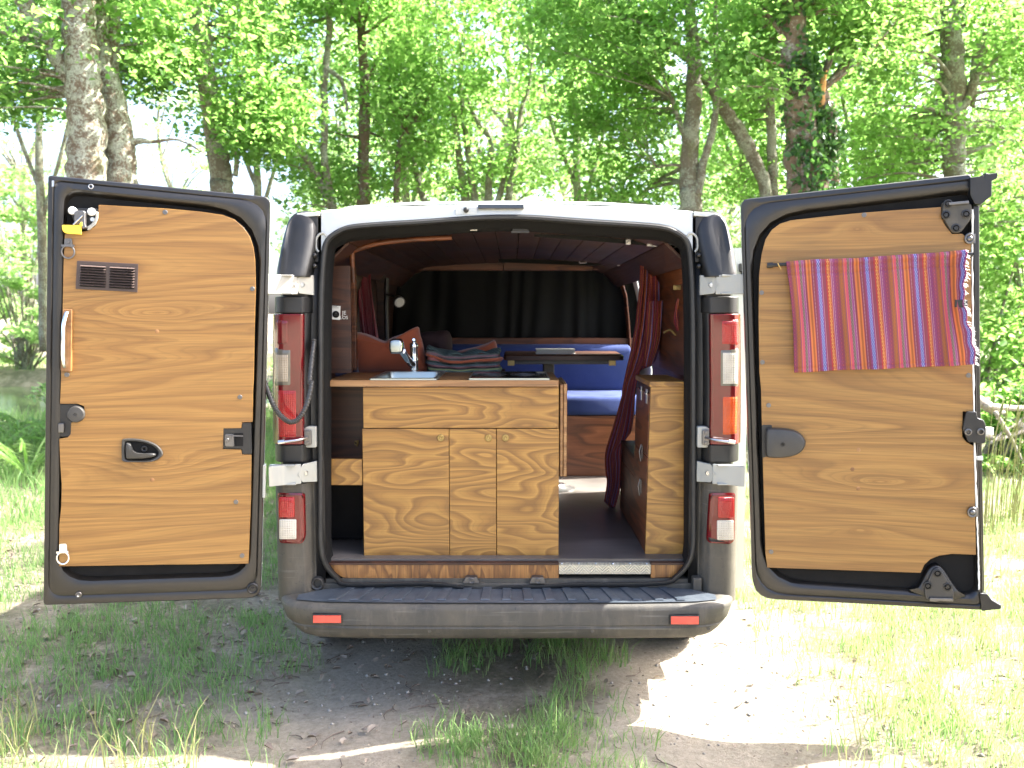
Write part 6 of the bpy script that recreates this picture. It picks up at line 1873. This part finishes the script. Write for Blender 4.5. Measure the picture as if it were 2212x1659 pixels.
FT = [(-19.5, 27, 0), (-14.0, 33, 1), (-7.5, 35, 2), (-3.8, 19.5, 0), (-.6, 17.5, 1), (2.8, 18.5, 2), (5.8, 17.0, 0), (8.9, 16.5, 1), (11.5, 14.5, 2), (14.5, 17.0, 0), (-22, 22, 2), (-1, 31, 0), (-4, 27, 1), (2, 25, 0), (7, 25, 2), (12.5, 23, 1), (18, 22, 0), (-24, 32, 1), (-15.5, 25, 1), (-26, 17, 0), (-30, 27, 2), (-34, 38, 1), (-22, 42, 0), (-9, 47, 2), (1, 43, 1), (11, 40, 0), (20, 34, 2), (25, 26, 1), (27, 16, 0), (20, 11.5, 2), (31, 21, 1)]
FLAB = ['far light green tree in the line of woods beyond the van roof']
used_k = set()
for i, (x, y, k) in enumerate(FT):
    if k not in used_k: o = protos[k]; used_k.add(k)
    else:
        s = protos[k]; o = s.copy(); COL.objects.link(o)
        for ch in s.children:
            c = ch.copy(); COL.objects.link(c); c.parent = o
    o.location = (x, y, float(gz(x, y)) - .05); o.rotation_euler = (0, 0, i * 1.7)
    f = .9 + .25 * ((i * 37) % 10) / 10; o.scale = (f, f, f)
    o['group'] = 'far woodland trees'
    o['label'] = FLAB[0]
# pale bushes on the far bank of the pond and undergrowth
def bush(name, label, x, y, w, h, n, leaf, size, seed, group=None, per=80):
    rd = random.Random(seed); rs = np.random.default_rng(seed)
    z0 = float(gz(x, y)); z0 = max(z0, -.25)
    t = thing(name, label, 'bush', (x, y, z0), group=group)
    cs, rr_ = [], []; mb = MB()
    for i in range(n):
        a = rd.uniform(0, 6.28); zz = rd.uniform(.05, 1); r = w * math.sqrt(max(0, 1 - zz ** 2 * .8)) * rd.uniform(.2, 1) ** .6
        c = Vector((x + r * math.cos(a), y + r * math.sin(a) * .8, z0 + zz * h)); cs.append(tuple(c)); rr_.append(rd.uniform(.22, .42) * (h / 2.2) ** .5)
        if i % 3 == 0:
            b = Vector((x + rd.uniform(-.2, .2), y + rd.uniform(-.2, .2), z0)); s2 = spline([b, b.lerp(c, .5) + Vector((0, 0, .2)), c], 3); mb.tube(s2, list(np.linspace(.03, .006, len(s2))), 5, caps=False)
    obj('stems', mb, M['bark_grey'], t, smooth=180)
    V, q = leaf_arrays(np.array(cs), np.array(rr_), per, size, rs)
    npmesh('foliage', V, None, q, M[leaf], t, loc=(x, y, z0))
    return t
for i, (x, y, w, h, lab) in enumerate([(-13.2, 20.5, 2.2, 5.2, 'tall pale bush on the far bank of the pond at the left edge'), (-10.0, 20.6, 1.9, 3.6, 'pale bush on the far bank half hidden by the left door'), (-16.5, 19.6, 2.3, 5.8, 'pale green bush on the far bank furthest left')]):
    bush('bank_bush', lab, x, y, w, h, 90, 'leaf_pale', .14, 70 + i, 'bushes on the far pond bank', 90)
for i, (x, y, w, h, lab) in enumerate([(5.6, 7.2, 1.2, 2.5, 'leafy bush right behind the edge of the right door'), (7.4, 9.0, 1.5, 3.2, 'taller bush farther right past the fallen branch'), (4.6, 5.0, .7, .75, 'low green undergrowth beneath the fallen branch'), (3.6, 10.5, 1.3, 2.0, 'undergrowth bush hidden behind the right door')]):
    bush('undergrowth_bush', lab, x, y, w, h, (80, 110, 40, 60)[i], 'leaf', .075, 80 + i, 'undergrowth on the right', 80)
for i, (x, y, w, h, lab) in enumerate([(-1.75, 7.5, 1.3, 1.3, 'low bright bush seen in the gap by the left hinges'), (-4.8, 8.6, 1.5, 1.6, 'low bright bush on the near bank behind the left door'), (2.1, 7.4, 1.1, 1.6, 'low bush seen through the gap by the right hinges')]):
    bush('low_bush', lab, x, y, w, h, 60, 'leaf_far', .075, 90 + i, 'low bushes behind the van', 80)
# ferns on the near bank at the left edge
for i, (u, v, lab) in enumerate([(38, 1010, 'bright fern at the left edge near the pond'), (80, 985, 'fern beside the left door edge near the pond'), (-30, 1040, 'fern mostly cut off by the left edge'), (62, 1062, 'small fern in front of the others by the left door')]):
    g = on_z(u, v, 0.0); rd = random.Random(i)
    t = thing('fern', lab, 'fern', (g.x, g.y, float(gz(g.x, g.y))), group='ferns by the pond')
    for k in range(11):
        mb = MB(); a = k * 6.283 / 11 + rd.uniform(-.2, .2); L = rd.uniform(.6, .95); d = Vector((math.cos(a), math.sin(a), 0)); s = Vector((-d.y, d.x, 0))
        base = Vector((g.x, g.y, float(gz(g.x, g.y))))
        for j in range(14):
            q = (j + 1) / 14; c = base + d * L * q * .8 + Vector((0, 0, L * (1.25 * q - .85 * q * q)))
            wl = .16 * math.sin(min(1, q * 1.1 + .1) * math.pi) * L + .01
            for sg in (-1, 1):
                tip = c + s * sg * wl + d * wl * .35 + Vector((0, 0, -wl * .25))
                mb.add([c - d * .016, c + d * .022, tip], [(0, 1, 2)])
        mb.tube([base + d * L * q * .8 + Vector((0, 0, L * (1.25 * q - .85 * q * q))) for q in np.linspace(0, 1, 15)], .012, 4, caps=False)
        obj('frond', mb, M['leaf_far'], t, smooth=0)
# fallen branch on the right and the tall grass stalks
t = thing('fallen_branch', 'bleached fallen branch with bare side limbs at the right edge', 'branch', tuple(at(2180, 960, 4.4)))
mb = MB()
for pl, w in (([(2080, 850), (2118, 868), (2150, 888), (2186, 910), (2230, 936)], (20, 26, 26, 24, 22)), ([(2128, 876), (2165, 880), (2205, 882), (2250, 878)], (12, 14, 13, 11)), ([(2120, 935), (2150, 948), (2185, 940), (2235, 920)], (10, 10, 9, 8)),
              ([(2140, 958), (2170, 930), (2200, 912), (2230, 880)], (6, 6, 5, 4)), ([(2150, 890), (2180, 940), (2205, 990), (2220, 1040)], (9, 8, 6, 4))):
    pts = [at(u, v, 4.4 + .1 * k) for k, (u, v) in enumerate(pl)]
    sp = spline(pts, 5); rad = np.interp(np.linspace(0, len(w) - 1, len(sp)), np.arange(len(w)), w) * .5 * pxm(4.4)
    mb.tube(sp, list(rad), 8)
obj('limb', mb, barkmat('bleached_bark', (.36, .31, .26), (.5, .47, .42), .5), t, smooth=180)
rd = random.Random(9)
t = thing('tall_grass_clump', 'tall slender grass stalks with seed heads beside the right door', 'grass clump', tuple(on_z(2165, 1180, 0)))
for i in range(40):
    mb = MB()
    u = rd.uniform(2122, 2240); g = on_z(u, rd.uniform(1150, 1200), 0); g.z = float(gz(g.x, g.y))
    h = rd.uniform(.55, 1.02); lx = rd.uniform(.02, .22); ly = rd.uniform(-.1, .1)
    pts = [g, g + Vector((lx * .2, ly * .3, h * .5)), g + Vector((lx, ly, h))]
    sp = spline(pts, 4); mb.tube(sp, list(np.linspace(.0035, .0018, len(sp))), 5, caps=False)
    d = (sp[-1] - sp[-2]).normalized(); mb.tube([sp[-1] - d * .12, sp[-1] - d * .06, sp[-1] + d * .02], [.002, .0055, .001], 5)
    obj('stalk', mb, M['dry_grass'], t, smooth=180)

# ================================================================== LIGHT, SKY, CAMERA
EL, AZ = 46.0, 77.0        # sun elevation; azimuth from +Y (straight ahead) towards +X (right)
sd = Vector((math.cos(R(EL)) * math.sin(R(AZ)), math.cos(R(EL)) * math.cos(R(AZ)), math.sin(R(EL))))
w = bpy.data.worlds.new('World'); SC.world = w; w.use_nodes = True
nt = w.node_tree; nt.nodes.clear()
sky = nt.nodes.new('ShaderNodeTexSky'); sky.sky_type = 'NISHITA'; sky.sun_disc = False
sky.sun_elevation = R(EL); sky.sun_rotation = R(AZ); sky.air_density = .65; sky.dust_density = 5.0; sky.ozone_density = 1.0
bg = nt.nodes.new('ShaderNodeBackground'); bg.inputs[1].default_value = .15
ow = nt.nodes.new('ShaderNodeOutputWorld')
nt.links.new(sky.outputs[0], bg.inputs[0]); nt.links.new(bg.outputs[0], ow.inputs[0])
sl = bpy.data.lights.new('sun', 'SUN'); sl.energy = 4.8; sl.angle = R(.5); sl.color = (1.0, .965, .90)
so = bpy.data.objects.new('sun', sl); COL.objects.link(so)
so.rotation_euler = (-sd).to_track_quat('-Z', 'Y').to_euler(); so.location = (8, 2, 12)

cd = bpy.data.cameras.new('camera'); co = bpy.data.objects.new('camera', cd); COL.objects.link(co)
co.location = (CX, CY, CZ); co.rotation_euler = (math.pi / 2 - P, 0, 0)
cd.sensor_fit = 'HORIZONTAL'; cd.sensor_width = 36; cd.lens = F * 36 / 2212
cd.clip_start = .05; cd.clip_end = 1500
cd.dof.use_dof = True; cd.dof.focus_distance = 3.35; cd.dof.aperture_fstop = 3.4
SC.camera = co
SC.view_settings.view_transform = 'Standard'; SC.view_settings.look = 'None'; SC.view_settings.gamma = 1.0
SC.view_settings.exposure = 2.68
SC.render.engine = 'CYCLES'
cy = SC.cycles
cy.use_denoising = True
try: cy.denoiser = 'OPENIMAGEDENOISE'
except Exception: pass
cy.max_bounces = 8; cy.diffuse_bounces = 4; cy.glossy_bounces = 3; cy.transmission_bounces = 4; cy.transparent_max_bounces = 4
cy.caustics_reflective = False; cy.caustics_refractive = False
cy.sample_clamp_indirect = 6
